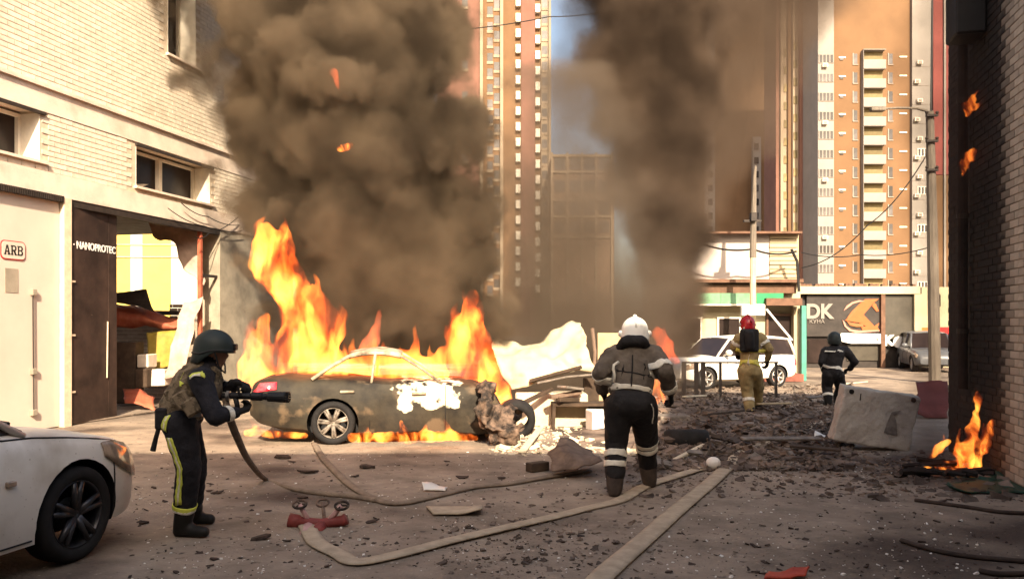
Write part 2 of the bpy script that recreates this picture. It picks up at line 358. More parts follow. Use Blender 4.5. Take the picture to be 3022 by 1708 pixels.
# the room behind the gate: floor, side walls, ceiling, broken rear wall
m = MB(); lbox(m, 13.9, 18.62, -6.0, -0.02, 0.015, 0.035); m.build("room_floor", "ground_dirt", gar)
rear = MB(); lbox(rear, 18.62, 18.86, -6.0, -0.47, 0.0, 1.72); rw = rear.build("broken_wall", "mortar", gar)
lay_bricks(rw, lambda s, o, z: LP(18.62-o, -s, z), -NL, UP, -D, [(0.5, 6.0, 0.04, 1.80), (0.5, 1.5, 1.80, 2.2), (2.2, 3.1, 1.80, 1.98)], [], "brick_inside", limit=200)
m = MB(); m.tube([LP(18.55, -4.6, 2.02), LP(18.55, -0.9, 1.96)], .05, 6); m.build("wall_rail", "dark_iron", gar)

# ---------------------------------------------------------------- brick building along the right, soot-blackened above its fire
B1 = Vector((3.24, 0, 0)); NR = -NL
def RP(s, out, z): return B1 + D*s + NR*out + UP*z
def sR(px): return 7776.0/(px-2080.0)*1.0277
def rbox(m, s0, s1, o0, o1, z0, z1, mi=0): return m.obox(RP(s0, o0, z0), D*(s1-s0), NR*(o1-o0), UP*(z1-z0), mi)
HR = 6.4; SE = sR(2800)
rgt = thing("brick_annex", "pale brick wall at the right edge, blackened by the fire at its foot", "building", RP(9, 0, 0))
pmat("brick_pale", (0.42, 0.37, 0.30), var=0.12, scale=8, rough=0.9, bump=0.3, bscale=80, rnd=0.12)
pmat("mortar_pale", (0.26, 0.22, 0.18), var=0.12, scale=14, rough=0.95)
fire_r = RP(sR(2880)+.1, 0, 1.6)
def soot_mask(n, l, tc, f):                          # soot plume that widens upwards from the fire
    g = n.new("ShaderNodeNewGeometry"); sub = n.new("ShaderNodeVectorMath"); sub.operation = 'SUBTRACT'; l.new(g.outputs["Position"], sub.inputs[0]); sub.inputs[1].default_value = fire_r
    dt = n.new("ShaderNodeVectorMath"); dt.operation = 'DOT_PRODUCT'; l.new(sub.outputs[0], dt.inputs[0]); dt.inputs[1].default_value = -D
    ma = n.new("ShaderNodeMath"); ma.operation = 'MULTIPLY_ADD'; l.new(dt.outputs["Value"], ma.inputs[0]); ma.inputs[1].default_value = -0.95; ma.inputs[2].default_value = 1.5
    ad = n.new("ShaderNodeMath"); ad.operation = 'MULTIPLY_ADD'; l.new(f, ad.inputs[0]); ad.inputs[1].default_value = 0.9; l.new(ma.outputs[0], ad.inputs[2])
    return ad.outputs[0]
for nm in ("brick_pale", "mortar_pale"): blotch(MAT[nm], (0.022, 0.017, 0.015), 1.6, 0.62, 1.05, coords='Object', mask=soot_mask)
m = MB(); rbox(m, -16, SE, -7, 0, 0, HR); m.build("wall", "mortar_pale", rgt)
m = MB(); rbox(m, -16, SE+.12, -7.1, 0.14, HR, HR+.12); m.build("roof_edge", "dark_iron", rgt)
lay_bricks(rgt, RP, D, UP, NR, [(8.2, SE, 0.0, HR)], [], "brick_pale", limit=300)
# rain pipe at the corner and a black box under the eaves
m = MB(); q0 = sR(2868); m.tube([RP(q0, .10, 0.9), RP(q0, .10, HR-.1)], 0.055, 10)
dp = m.build("rain_pipe", "soot", rgt)
for z in (1.6, 3.0, 4.4):
    m = MB(); m.tube([RP(q0, .10, z-.03), RP(q0, .10, z+.03)], 0.068, 10); m.build("pipe_clamp", "dark_iron", dp)
m = MB(); q1 = sR(2900); rbox(m, q1-.22, q1+.22, 0.02, 0.34, 5.02, 5.75); fb = m.build("floodlight_box", "black_paint", rgt, bevel=0.02)

# tall block behind the camera whose shadow lies over the foreground
m = MB(); m.obox((-40, -16, 0), (90, 0, 0), (0, 12.5, 0), (0, 0, 9.3))
solo(m, "apartment_slab", "plaster_grey", "apartment slab behind the viewer, its shadow over the foreground", "building")
# ---------------------------------------------------------------- far towers
pmat("tower_orange", (0.150, 0.084, 0.042), var=0.10, scale=0.25, rough=0.85, bump=0.1, bscale=4)
pmat("tower_white", (0.235, 0.212, 0.19), var=0.08, scale=0.4, rough=0.85)
pmat("tower_cream", (0.28, 0.218, 0.155), var=0.08, scale=0.3, rough=0.85)
pmat("tower_maroon", (0.20, 0.055, 0.048), var=0.12, scale=0.3, rough=0.85)
pmat("tower_pink", (0.165, 0.080, 0.058), var=0.12, scale=0.3, rough=0.85)
pmat("tower_glass", (0.05, 0.045, 0.045), var=0.5, scale=0.5, rough=0.2, spec=0.5, rnd=0.6)
pmat("loggia_dark", (0.17, 0.13, 0.06), var=0.3, scale=0.5, rough=0.7, rnd=0.3)
pmat("joint_dark", (0.25, 0.21, 0.18), var=0.1, scale=1)
def fbox(m, x0, x1, Y, z0, z1, dep, mi=0):          # a box whose front fills picture columns x0..x1 at distance Y
    a = (x0-CX)/F*Y; b = (x1-CX)/F*Y; return m.obox((a, Y, z0), (b-a, 0, 0), (0, dep, 0), (0, 0, z1-z0), mi)
def fy(y, Y): return EYE-(y-HZ)/F*Y
T = 120.0
tw = thing("apartment_tower", "tall orange and white apartment tower with a column of open balconies on the right", "building", W(2580, HZ, T)+Vector((0, 0, -EYE)))
m = MB(); fbox(m, 2461, 2692, T, 0, 66, 14); m.build("orange_body", "tower_orange", tw)
m = MB(); fbox(m, 2414, 2461, T-1.0, 0, 66, 14); m.build("white_bay", "tower_white", tw)
m = MB(); fbox(m, 2692, 2750, T-0.6, 0, 66, 14); m.build("white_bay", "tower_white", tw)
m = MB(); fbox(m, 2754, 2860, T+2, 24.5, 66, 12); m.build("maroon_body", "tower_maroon", tw)
m = MB(); fbox(m, 2754, 2860, T+2, 0, 24.4, 12); m.build("amber_body", "tower_orange", tw)
m = MB(); fbox(m, 2786, 2792, T+1.7, 0, 66, .3); m.build("white_rib", "tower_white", tw)
pitch = 2.785; k0 = fy(269, T)
shared = {}
def rep(key, name, build, parent, loc):              # the first of a kind is built, the others share its mesh
    if key not in shared:
        o = build(); shared[key] = o.data
        bpy.data.objects.remove(o)
    return place(name, shared[key], parent, WORLD[parent].inverted() @ Vector(loc))
def local(mb, mats): 
    return mb.build("tmp", mats, None)
def lift(fn, mats):                                  # build geometry round its own origin
    def go():
        mb = MB(); fn(mb); vs0 = [v.copy() for v in mb.v]; o = mb.build("tmp", mats, None)
        for v in o.data.vertices: v.co = v.co + o.location
        return o
    return go
def sx_(px, Y): return (px-CX)/F*Y
def loggia(mb):
    mb.box((0, -.03, 0), (2.2, .12, 1.25), mi=1)
    for i in range(4): mb.box((-.78+i*.52, -.10, 0), (.36, .06, 1.08), mi=0)
def slit(mb): mb.box((0, -.04, 0), (.55, .12, 1.5), mi=0); mb.box((-.36, -.06, 0), (.14, .1, 1.7), mi=1); mb.box((0, -.06, -.85), (.8, .1, .14), mi=1)
def vent(mb): mb.box((0, -.05, 0), (1.0, .12, .22), mi=1); mb.box((-.1, -.06, -.22), (.5, .1, .34), mi=0)
def deck(mb):
    mb.box((0, -.5, -.68), (3.3, 1.0, 1.30), mi=1); mb.box((0, -.03, .70), (3.1, .08, 1.46), mi=0); mb.box((0, -.5, 1.44), (3.3, 1.0, .10), mi=1)
    mb.box((-1.62, -.5, .7), (.06, .9, 1.4), mi=1)
def twin(mb):
    mb.box((0, -.03, 0), (1.5, .12, 1.2), mi=1)
    for i in range(3): mb.box((-.48+i*.48, -.10, 0), (.30, .06, 1.0), mi=0)
def crate(mb): mb.box((0, -.25, 0), (.75, .5, .5), mi=0); mb.box((0, -.52, 0), (.5, .06, .36), mi=1)
for k in range(-2, 18):
    z = k0-(k+.0)*pitch-0.85
    if z < 1.5: continue
    if k != 1 or True:
        rep("loggia", "loggia_window", lift(loggia, ["tower_glass", "tower_white"]), tw, (sx_(2438, T-1.02), T-1.02, z-.3))
    rep("vent", "vent", lift(vent, ["tower_glass", "window_white"]), tw, (sx_(2485, T), T, z+.2))
    rep("slit", "stair_window", lift(slit, ["tower_glass", "joint_dark"]), tw, (sx_(2524, T), T, z))
    rep("deck", "balcony", lift(deck, ["loggia_dark", "tower_white"]), tw, (sx_(2573, T), T, z-.35))
    rep("slit", "stair_window", lift(slit, ["tower_glass", "joint_dark"]), tw, (sx_(2628, T), T, z))
    rep("vent2", "vent", lift(lambda mb: mb.box((0, -.05, 0), (1.1, .12, .2), mi=1), ["tower_glass", "window_white"]), tw, (sx_(2665, T), T, z+.3))
    rep("joint", "panel_joint", lift(lambda mb: mb.box((0, 0, 0), (2.7, .06, .07)), ["joint_dark"]), tw, (sx_(2720, T-.6), T-.62, z-1.3))
    if k in (3, 5, 7, 10, 13, 15): rep("twin", "window", lift(twin, ["tower_glass", "window_white"]), tw, (sx_(2722, T-.6), T-.62, z))
    rep("ac", "air_conditioner", lift(crate, ["window_white", "joint_dark"]), tw, (sx_(2703 if k % 2 else 2711, T-.6), T-.62, z-.8))
    if k % 3 == 1: rep("ac", "air_conditioner", lift(crate, ["window_white", "joint_dark"]), tw, (sx_(2432, T-1), T-1.02, z-1.35))
# wing seen edge-on: stacks of balconies receding behind the tower
wing = thing("tower_wing", "edge-on cream wing of stacked balconies left of the orange tower", "building", W(2360, HZ, 126)+Vector((0, 0, -EYE)))
for i, (x0, x1, Y, mt) in enumerate(((2396, 2415, 124, "tower_white"), (2376, 2396, 124.6, "tower_cream"), (2360, 2376, 125.2, "tower_pink"), (2340, 2360, 125.8, "tower_cream"), (2326, 2340, 126.4, "tower_orange"), (2304, 2326, 127, "tower_cream"), (2290, 2304, 127.6, "tower_pink"))):
    m = MB(); fbox(m, x0, x1, Y, 0, 64, 6); m.build("balcony_stack", mt, wing)
    if i in (0, 1, 3, 5):
        for k in range(0, 17):
            rep("wb%d" % i, "balcony_opening", lift(lambda mb: mb.box((0, -.05, 0), (.55, .14, 1.2)), ["loggia_dark"]), wing, (sx_((x0+x1)/2+(3 if i != 3 else -3), Y), Y, 46-k*2.79-i*.3))
back = thing("rear_tower", "smoke-veiled orange tower with one white strip, behind the brick workshop", "building", W(2190, HZ, 165)+Vector((0, 0, -EYE)))
m = MB(); fbox(m, 2075, 2300, 165, 0, 70, 14); m.build("orange_body", "tower_orange", back)
m = MB(); fbox(m, 2222, 2246, 164, 0, 40, 1.5); m.build("white_strip", "tower_white", back)
m = MB(); fbox(m, 2082, 2110, 164, 0, 70, 1.5); m.build("white_strip", "tower_white", back)
for k in range(14):
    rep("bs", "window", lift(lambda mb: mb.box((0, -.05, 0), (.9, .14, 1.3)), ["tower_glass"]), back, (sx_(2232, 164), 164, 38-k*2.79))
    rep("bs", "window", lift(lambda mb: mb.box((0, -.05, 0), (.9, .14, 1.3)), ["tower_glass"]), back, (sx_(2096, 164), 164, 38-k*2.79))
# left tower
T2 = 150.0
t2 = thing("sunlit_tower", "sunlit pink and cream apartment tower rising behind the main smoke column", "building", W(1480, HZ, T2)+Vector((0, 0, -EYE)))
for x0, x1, off, mt, nm in ((1290, 1420, 0, "tower_pink", "pink_bay"), (1416, 1425, -.8, "tower_cream", "rib"), (1425, 1478, 0.3, "tower_orange", "orange_bay"), (1476, 1485, -.8, "tower_cream", "rib"), (1485, 1538, 0.3, "tower_orange", "orange_bay"),
                        (1538, 1579, -.3, "tower_pink", "pink_pier"), (1579, 1597, .2, "tower_orange", "orange_bay"), (1597, 1619, -.5, "tower_cream", "cream_bay"), (1619, 1626, -1.2, "tower_cream", "rib")):
    m = MB(); fbox(m, x0, x1, T2+off, 0, 80, 12); m.build(nm, mt, t2)
for k in range(24):
    z = 70-k*2.86
    if z < 8: break
    rep("wb2", "balcony", lift(lambda mb: mb.box((0, -.4, 0), (.85, .8, 1.5)), ["window_white"]), t2, (sx_(1529, T2), T2+.3, z))
    rep("wb2", "balcony", lift(lambda mb: mb.box((0, -.4, 0), (.85, .8, 1.5)), ["window_white"]), t2, (sx_(1587, T2), T2+.2, z-1.2))
    rep("dw2", "window", lift(lambda mb: (mb.box((0, -.05, 0), (1.0, .14, 1.5), mi=0), mb.box((0, -.04, -1.0), (1.2, .16, .5), mi=1)), ["tower_glass", "tower_cream"]), t2, (sx_(1607, T2), T2-.5, z-.4))
    rep("dw2", "window", lift(lambda mb: None, []), t2, (sx_(1466, T2), T2+.28, z-.2))
    rep("dw2", "window", lift(lambda mb: None, []), t2, (sx_(1446, T2), T2+.28, z-1.4))
    if k % 2: rep("dw2", "window", lift(lambda mb: None, []), t2, (sx_(1372, T2), T2-.02, z))
# low framed building between the towers
gb = thing("framed_office_building", "low brown building with pale grid frame between the towers", "building", W(1715, HZ, 140)+Vector((0, 0, -EYE)))
pmat("office_brown", (0.20, 0.13, 0.085), var=0.15, scale=0.3, rough=0.6)
T3 = 140.0
m = MB(); fbox(m, 1626, 1812, T3, 0, fy(463, T3), 12); m.build("body", "office_brown", gb)
for x in (1629, 1675, 1718, 1759, 1806): m = MB(); fbox(m, x-3, x+3, T3-.5, 0, fy(452, T3), .5); m.build("column", "tower_cream", gb)
for y in (461, 508, 591, 640, 700): m = MB(); fbox(m, 1626, 1812, T3-.35, fy(y+3, T3), fy(y-4, T3), .3); m.build("floor_band", "tower_cream", gb)
for i, x in enumerate((1652, 1697, 1738, 1782)):
    for j, y in enumerate((484, 550, 616, 670)):
        m = MB(); fbox(m, x-16, x+16, T3-.06, fy(y+18, T3), fy(y-18, T3), .05); m.build("window", "tower_glass", gb)

# ---------------------------------------------------------------- yellow building seen through the gateway
yb = thing("yard_building", "sunlit yellow and white building seen through the broken gateway", "building", (-14, 34, 0))
for i, (x0, x1, mt) in enumerate(((300, 385, "yard_yellow"), (385, 420, "yard_white"), (420, 505, "yard_yellow"), (505, 560, "yard_white"), (560, 680, "yard_white"), (150, 300, "yard_white"))):
    m = MB(); fbox(m, x0, x1, 34, 0, 9, 4); m.build("facade_panel", mt, yb)
for y in (722, 758): m = MB(); fbox(m, 150, 690, 33.94, fy(y, 34)-.012, fy(y, 34)+.012, .05); m.build("facade_joint", "concrete_pink", yb)
m = MB(); fbox(m, 560, 690, 33.7, 0, 2.2, .2); m.build("base_wall", "plaster_grey", yb)

# ---------------------------------------------------------------- brick workshop with the green sign
pmat("siding_cream", (0.42, 0.34, 0.22), var=0.06, scale=2, rough=0.8)
pmat("panel_lilac", (0.42, 0.37, 0.34), var=0.06, scale=1.5, rough=0.8)
pmat("facade_cream", (0.42, 0.37, 0.25), var=0.07, scale=2, rough=0.85)
pmat("sign_green", (0.02, 0.22, 0.09), var=0.12, scale=3, rough=0.5)
pmat("sign_green_faded", (0.12, 0.26, 0.15), var=0.2, scale=3, rough=0.6)
pmat("teal_paint", (0.06, 0.24, 0.19), var=0.12, scale=3, rough=0.5)
pmat("eave_brown", (0.13, 0.07, 0.045), var=0.25, scale=4, rough=0.8)
pmat("step_red", (0.20, 0.07, 0.05), var=0.25, scale=4, rough=0.85)
pmat("shop_dark", (0.020, 0.016, 0.014), col2=(0.040, 0.032, 0.028), scale=3, rough=0.55)
pmat("shop_olive", (0.05, 0.043, 0.032), var=0.2, scale=3, rough=0.4, spec=0.5)
pmat("logo_orange", (0.40, 0.095, 0.028), var=0.08, scale=4, rough=0.6)
pmat("logo_dark", (0.28, 0.10, 0.035), var=0.1, scale=4, rough=0.6)
pmat("salmon", (0.45, 0.20, 0.15), var=0.05, scale=4, rough=0.6)
pmat("panel_orange", (0.70, 0.16, 0.04), var=0.15, scale=4, rough=0.6)
pmat("text_grey", (0.45, 0.42, 0.38), var=0.05, scale=6, rough=0.6)
pmat("pole_grey", (0.15, 0.125, 0.10), var=0.2, scale=4, rough=0.85, stretch=(6, 6, .6))
pmat("pole_tan", (0.55, 0.45, 0.27), var=0.15, scale=4, rough=0.85)
S = 25.5
ws = thing("workshop", "cream workshop with green sign band and sided upper wall behind the white estate car", "building", W(2200, HZ, S)+Vector((0, 0, -EYE)))
m = MB(); fbox(m, 1990, 2362, S, 0, fy(835, S), 5); m.build("front_wall", "facade_cream", ws)
m = MB(); fbox(m, 1990, 2272, S+.25, fy(835, S)+.02, fy(690, S), 4.7); m.build("upper_wall", "panel_lilac", ws)
nb = 11; z0, z1 = fy(832, S), fy(690, S)
for i in range(nb):
    m = MB(); a = z0+(z1-z0)*i/nb; fbox(m, 2272, 2357, S+.18+.03*(i % 2), a+.012, a+(z1-z0)/nb-.012, .3); m.build("siding_board", "siding_cream", ws)
m = MB(); fbox(m, 2272, 2357, S+.45, z0, z1, 4.4); m.build("side_wall", "siding_cream", ws)
m = MB(); fbox(m, 1980, 2368, S-.15, fy(690, S), fy(684, S), 5.4); m.build("roof", "eave_brown", ws)
m = MB(); fbox(m, 1980, 2372, S-.5, fy(836, S), fy(826, S), .9); m.build("eave", "eave_brown", ws)
m = MB(); fbox(m, 1985, 2350, S-.30, fy(866, S), fy(840, S), .28); m.build("canopy_fascia", "eave_brown", ws)
m = MB(); fbox(m, 2233, 2312, S-.55, fy(897, S), fy(867, S), .5); m.build("sign_band", "sign_green", ws)
m = MB(); fbox(m, 2128, 2232, S-.55, fy(897, S), fy(867, S), .5); m.build("sign_band", "sign_green_faded", ws)
m = MB(); fbox(m, 2045, 2127, S-.55, fy(897, S), fy(867, S), .5); m.build("sign_band", "sign_green_faded", ws)
m = MB(); fbox(m, 2040, 2318, S-.60, fy(903, S), fy(898, S), .6); m.build("sign_ledge", "window_white", ws)
for x0, x1 in ((2008, 2072), (2117, 2187)):
    m = MB(); fbox(m, x0+5, x1-5, S-.03, fy(1010, S), fy(940, S), .02); w_ = m.build("window", "glass_dark", ws)
    m = MB(); fbox(m, x0, x0+5, S-.07, fy(1012, S), fy(935, S), .09); fbox(m, x1-5, x1, S-.07, fy(1012, S), fy(935, S), .09); fbox(m, x0+5, x1-5, S-.07, fy(940, S), fy(935, S), .09); m.build("window_frame", "window_white", w_)
m = MB(); fbox(m, 2268, 2343, S-.04, .25, fy(932, S), .03); dw = m.build("doorway", "glass_dark", ws)
m = MB(); fbox(m, 2262, 2268, S-.10, .2, fy(925, S), .14); fbox(m, 2268, 2343, S-.10, fy(932, S), fy(925, S), .1); m.build("door_frame", "eave_brown", dw)
m = MB(); fbox(m, 2343, 2362, S-.32, 0, fy(905, S), .3); m.build("pier", "siding_cream", ws)
m = MB(); fbox(m, 2255, 2372, S-1.1, 0.02, .24, 1.09); m.build("door_step", "step_red", ws)
m = MB(); fbox(m, 2366, 2380, S-.6, 0.01, fy(903, S), .16); solo(m, "teal_post", "teal_paint", "teal painted post at the corner of the workshop doorway", "post")
m = MB(); fbox(m, 2262, 2368, S-.75, fy(903, S), fy(882, S), .7); m.build("porch_roof", "eave_brown", ws)
# ---------------------------------------------------------------- dark shop with the orange sign
S2 = 33.0
sp = thing("shopfront", "low dark shopfront with orange arrow sign under a cream parapet", "building", W(2550, HZ, S2)+Vector((0, 0, -EYE)))
m = MB(); fbox(m, 2350, 2715, S2, 0, fy(870, S2), 6); m.build("front_wall", "shop_dark", sp)
m = MB(); fbox(m, 2345, 2716, S2-.35, fy(868, S2), fy(846, S2), 6.5); m.build("parapet", "facade_cream", sp)
m = MB()
for i in range(40):
    x = 2352+i*9.0
    if rng.random() < .8: fbox(m, x, x+8.2, S2-.3, fy(846, S2)+.002, fy(840-rng.random()*3, S2), .2)
m.build("roof_debris", "eave_brown", sp)["kind"] = "stuff"
m = MB(); fbox(m, 2381, 2610, S2-.16, fy(992, S2), fy(871, S2), .14); sgn = m.build("sign_panel", "shop_dark", sp)
m = MB(); fbox(m, 2612, 2698, S2-.16, fy(1000, S2), fy(871, S2), .14); m.build("sign_panel", "shop_olive", sp)
m = MB(); fbox(m, 2601, 2613, S2-.30, 0, fy(866, S2), .14); m.build("column", "eave_brown", sp)
m = MB(); fbox(m, 2699, 2720, S2-.32, 0, fy(868, S2), .3); m.build("column", "facade_cream", sp)
m = MB(); fbox(m, 2718, 2742, S2-.28, fy(1022, S2), fy(966, S2), .2); m.build("panel", "panel_orange", sp)
m = MB(); fbox(m, 2500, 2598, S2-.06, .3, fy(1016, S2), .05); m.build("shop_window", "shop_olive", sp)
m = MB(); fbox(m, 2385, 2470, S2-.06, .2, fy(1000, S2), .05); m.build("shop_window", "glass_dark", sp)
m = MB(); fbox(m, 2720, 2860, S2+.2, 0, fy(846, S2), 5); m.build("side_block", "facade_cream", sp)
m = MB(); fbox(m, 2758, 2800, S2+.1, .2, fy(965, S2), .1); m.build("panel", "red_paint", sp)
m = MB(); fbox(m, 2762, 2776, S2+.1, fy(905, S2), fy(868, S2), .1); m.build("window", "glass_dark", sp)
def zl(pts): return [((2350+a/4.853), (820+b/4.853)) for a, b in pts]
def flat(mb, pts, Y, dep=.03, mi=0):
    P3 = [W(x, y, Y) for x, y in zl(pts)]; return mb.prism([(p.x, p.z) for p in P3], (0, Y, 0), (1, 0, 0), (0, 0, 1), (0, dep, 0), mi)
lg = MB()
flat(lg, [(900, 375), (985, 305), (1185, 298), (1112, 352), (965, 525), (1120, 690), (1190, 640), (1165, 705), (1195, 752), (960, 772), (930, 700), (1000, 690), (900, 640), (700, 610)], S2-.20)
flat(lg, [(1112, 352), (1140, 372), (1185, 475), (1150, 482), (1085, 400)], S2-.197)
lo_ = lg.build("sign_emblem", "logo_orange", sgn)
lg = MB(); flat(lg, [(680, 470), (720, 400), (800, 345), (900, 318), (985, 330), (900, 345), (810, 372), (740, 425)], S2-.205); flat(lg, [(662, 600), (690, 625), (720, 690), (790, 735), (900, 752), (1195, 745), (1190, 762), (960, 778), (860, 785), (760, 760), (690, 690)], S2-.206); lg.build("emblem_arc", "salmon", lo_)
lg = MB(); flat(lg, [(735, 560), (800, 470), (885, 395), (860, 470), (740, 600)], S2-.207); flat(lg, [(720, 615), (800, 640), (960, 660), (960, 700), (860, 700), (770, 680)], S2-.2075); lg.build("emblem_shade", "logo_dark", lo_)
def sgn_text(name, body, zx, zy, hz, mat, sx=1.0, bold=.02, Y=S2-.21):
    (x, y), = zl([(zx, zy)]); size = hz/4.853/F*Y/0.70
    return text_mesh(name, body, size, mat, frame_m(W(x, y, Y), (1, 0, 0), (0, 0, 1)), sgn, extrude=.01, bold=bold, sx=sx)
sgn_text("sign_lettering", "DK", 330, 488, 200, "tower_white", sx=0.95, bold=.03)
sgn_text("sign_lettering", "\u041a\u0423\u041d\u0410", 295, 625, 52, "tower_white", sx=1.1, bold=.0)
m = MB(); flat(m, [(610, 850), (650, 790), (1232, 800), (1232, 938), (780, 938), (640, 905)], S2-.26, .06); strip = m.build("sign_strip", "white_paint", sgn)
sgn_text("strip_lettering", "\u041a\u041e\u0424\u0415\u0419\u041d\u042f", 930, 872, 70, "text_grey", sx=1.0, bold=.0, Y=S2-.27)
sgn_text("sign_lettering", "K", 1320, 900, 140, "white_paint", sx=1.1, bold=.03, Y=S2-.24)
m = MB(); c_ = zl([(1475, 918)])[0]; cw = W(c_[0], c_[1], S2-.26); m.tube([cw, cw+Vector((0, .06, 0))], 0.235, 24); m.build("sign_disc", "white_paint", sgn)
sgn_text("sign_lettering", "X", 1640, 900, 130, "salmon", sx=1.1, bold=.03, Y=S2-.24)

# ---------------------------------------------------------------- poles, lamp, wires, railing
def cable(name, pts, r, label, mat="black_paint", sag=0.0, cat="cable"):
    pts = [Vector(p) for p in pts]; out = []
    for a, b in zip(pts, pts[1:]):
        for i in range(10): t = i/10; q = a.lerp(b, t); q.z -= sag*4*t*(1-t); out.append(q)
    out.append(pts[-1]); mb = MB(); mb.tube(out, r, 5); return solo(mb, name, mat, label, cat)
PY = 24.0
lp = thing("lamp_pole", "tall dark street lamp pole with curved arm in front of the shop", "lamp post", W(2757, HZ, PY)+Vector((0, 0, -EYE)))
m = MB(); b_ = W(2757, HZ, PY); m.tube([(b_.x+.02, PY, 0.0), (b_.x-.05, PY, fy(700, PY)), (b_.x-.13, PY, fy(330, PY))], [.17, .15, .11], 10); m.build("pole", "pole_grey", lp)
m = MB(); m.tube([W(x, y, PY) for x, y in ((2744, 345), (2735, 328), (2705, 320), (2650, 319), (2600, 322))], [.05, .045, .04, .035, .03], 6); arm = m.build("lamp_arm", "pole_grey", lp)
m = MB(); c = W(2590, 324, PY); m.box(c, (.42, .2, .1)); m.build("lamp_head", "pole_grey", arm, bevel=.02)
for y in (345, 420, 505):
    c = W(2742, y, PY); m = MB(); m.box(c+Vector((0, -.16, 0)), (.34, .1, .06)); ca = m.build("cross_arm", "dark_iron", lp)
    for q in (-.15, .15): m = MB(); m.ball(c+Vector((q, -.16, .08)), .05, 8, 6); m.build("insulator", "dark_iron", ca)
p2 = thing("utility_pole", "slim pole in front of the green sign, dark above and tan below", "utility pole", W(2222, HZ, 23.6)+Vector((0, 0, -EYE)))
b_ = W(2222, HZ, 23.6); m = MB(); m.tube([(b_.x, 23.6, 0), (b_.x, 23.6, fy(760, 23.6))], [.10, .085], 10); m.build("pole", "pole_tan", p2)
m = MB(); m.tube([(b_.x, 23.6, fy(760, 23.6)), (b_.x+.02, 23.6, fy(640, 23.6)), (b_.x+.05, 23.6, fy(520, 23.6)), (b_.x+.08, 23.6, fy(490, 23.6))], [.10, .085, .05, .03], 8); m.build("pole_top", "pole_grey", p2)
m = MB(); c = W(2220, 652, 23.6); m.box(c, (.5, .12, .06)); m.box(c+Vector((0, -.1, .1)), (.16, .2, .24)); m.build("cross_arm", "dark_iron", p2)
m = MB(); fbox(m, 2190, 2258, 23.2, fy(930, 23.2), fy(900, 23.2), .16); m.build("sign_board", "white_paint", p2)
m = MB(); a, b = W(2262, 912, 23.2), W(2338, 1004, 23.0); m.tube([a, b], .075, 6, flat=.4); solo(m, "fallen_beam", "white_paint", "white beam hanging diagonally in front of the workshop doorway", "beam")
cable("overhead_cable", [W(1180, 95, 40), W(1620, 50, 40), W(1900, 5, 40)], .025, "thin dark cable crossing the sky beside the sunlit tower", sag=.2)
cable("workshop_cable", [W(2060, 715, 24.6), W(2222, 735, 24.6), W(2350, 742, 25.0)], .03, "thick drooping cable along the workshop upper wall", sag=.12)
cable("corner_cable", [W(2335, 735, 25.0), W(2352, 770, 25.0), W(2358, 860, 25.0)], .045, "bundle of cables running down the workshop corner", sag=0)
cable("pole_cable", [W(2365, 790, 25), W(2560, 665, 24.5), W(2742, 445, 24)], .018, "thin wire climbing from the workshop corner to the lamp pole", sag=.25)
cable("street_cable", [W(2365, 745, 25), W(2540, 752, 25), W(2742, 730, 24)], .016, "level thin wire between workshop corner and lamp pole", sag=.1)
cable("top_cable", [W(2752, -40, 24), W(2748, 330, 24)], .03, "vertical cable above the lamp pole", sag=0)
rail = thing("railing", "low dark steel railing before the white estate car", "railing", G(2080, 1160))
YR = 3960/(1172-HZ)
for x in (2018, 2055, 2075, 2126, 2290):
    m = MB(); a = sx_(x, YR); m.box((a, YR, .42), (.09 if x in (2018, 2055, 2075) else .045, .09, .84)); m.build("post", "dark_iron", rail)
m = MB(); m.obox((sx_(2012, YR), YR-.02, .80), (sx_(2296, YR)-sx_(2012, YR), 0, 0), (0, .04, 0), (0, 0, .04)); m.build("top_rail", "dark_iron", rail)
for i, (p, lb) in enumerate((([(520, 600), (600, 640), (690, 665)], "upper thin wire sagging under the gateway lintel"), ([(480, 615), (590, 668), (700, 682)], "lower thin wire sagging under the gateway lintel"), ([(560, 700), (600, 690), (690, 640)], "loose wire crossing the lintel beside the smoke"))):
    cable("lintel_wire", [LP(sL(x), .12, fy(y, sL(x)/1.0277)) for x, y in p], .010, lb, sag=.06)
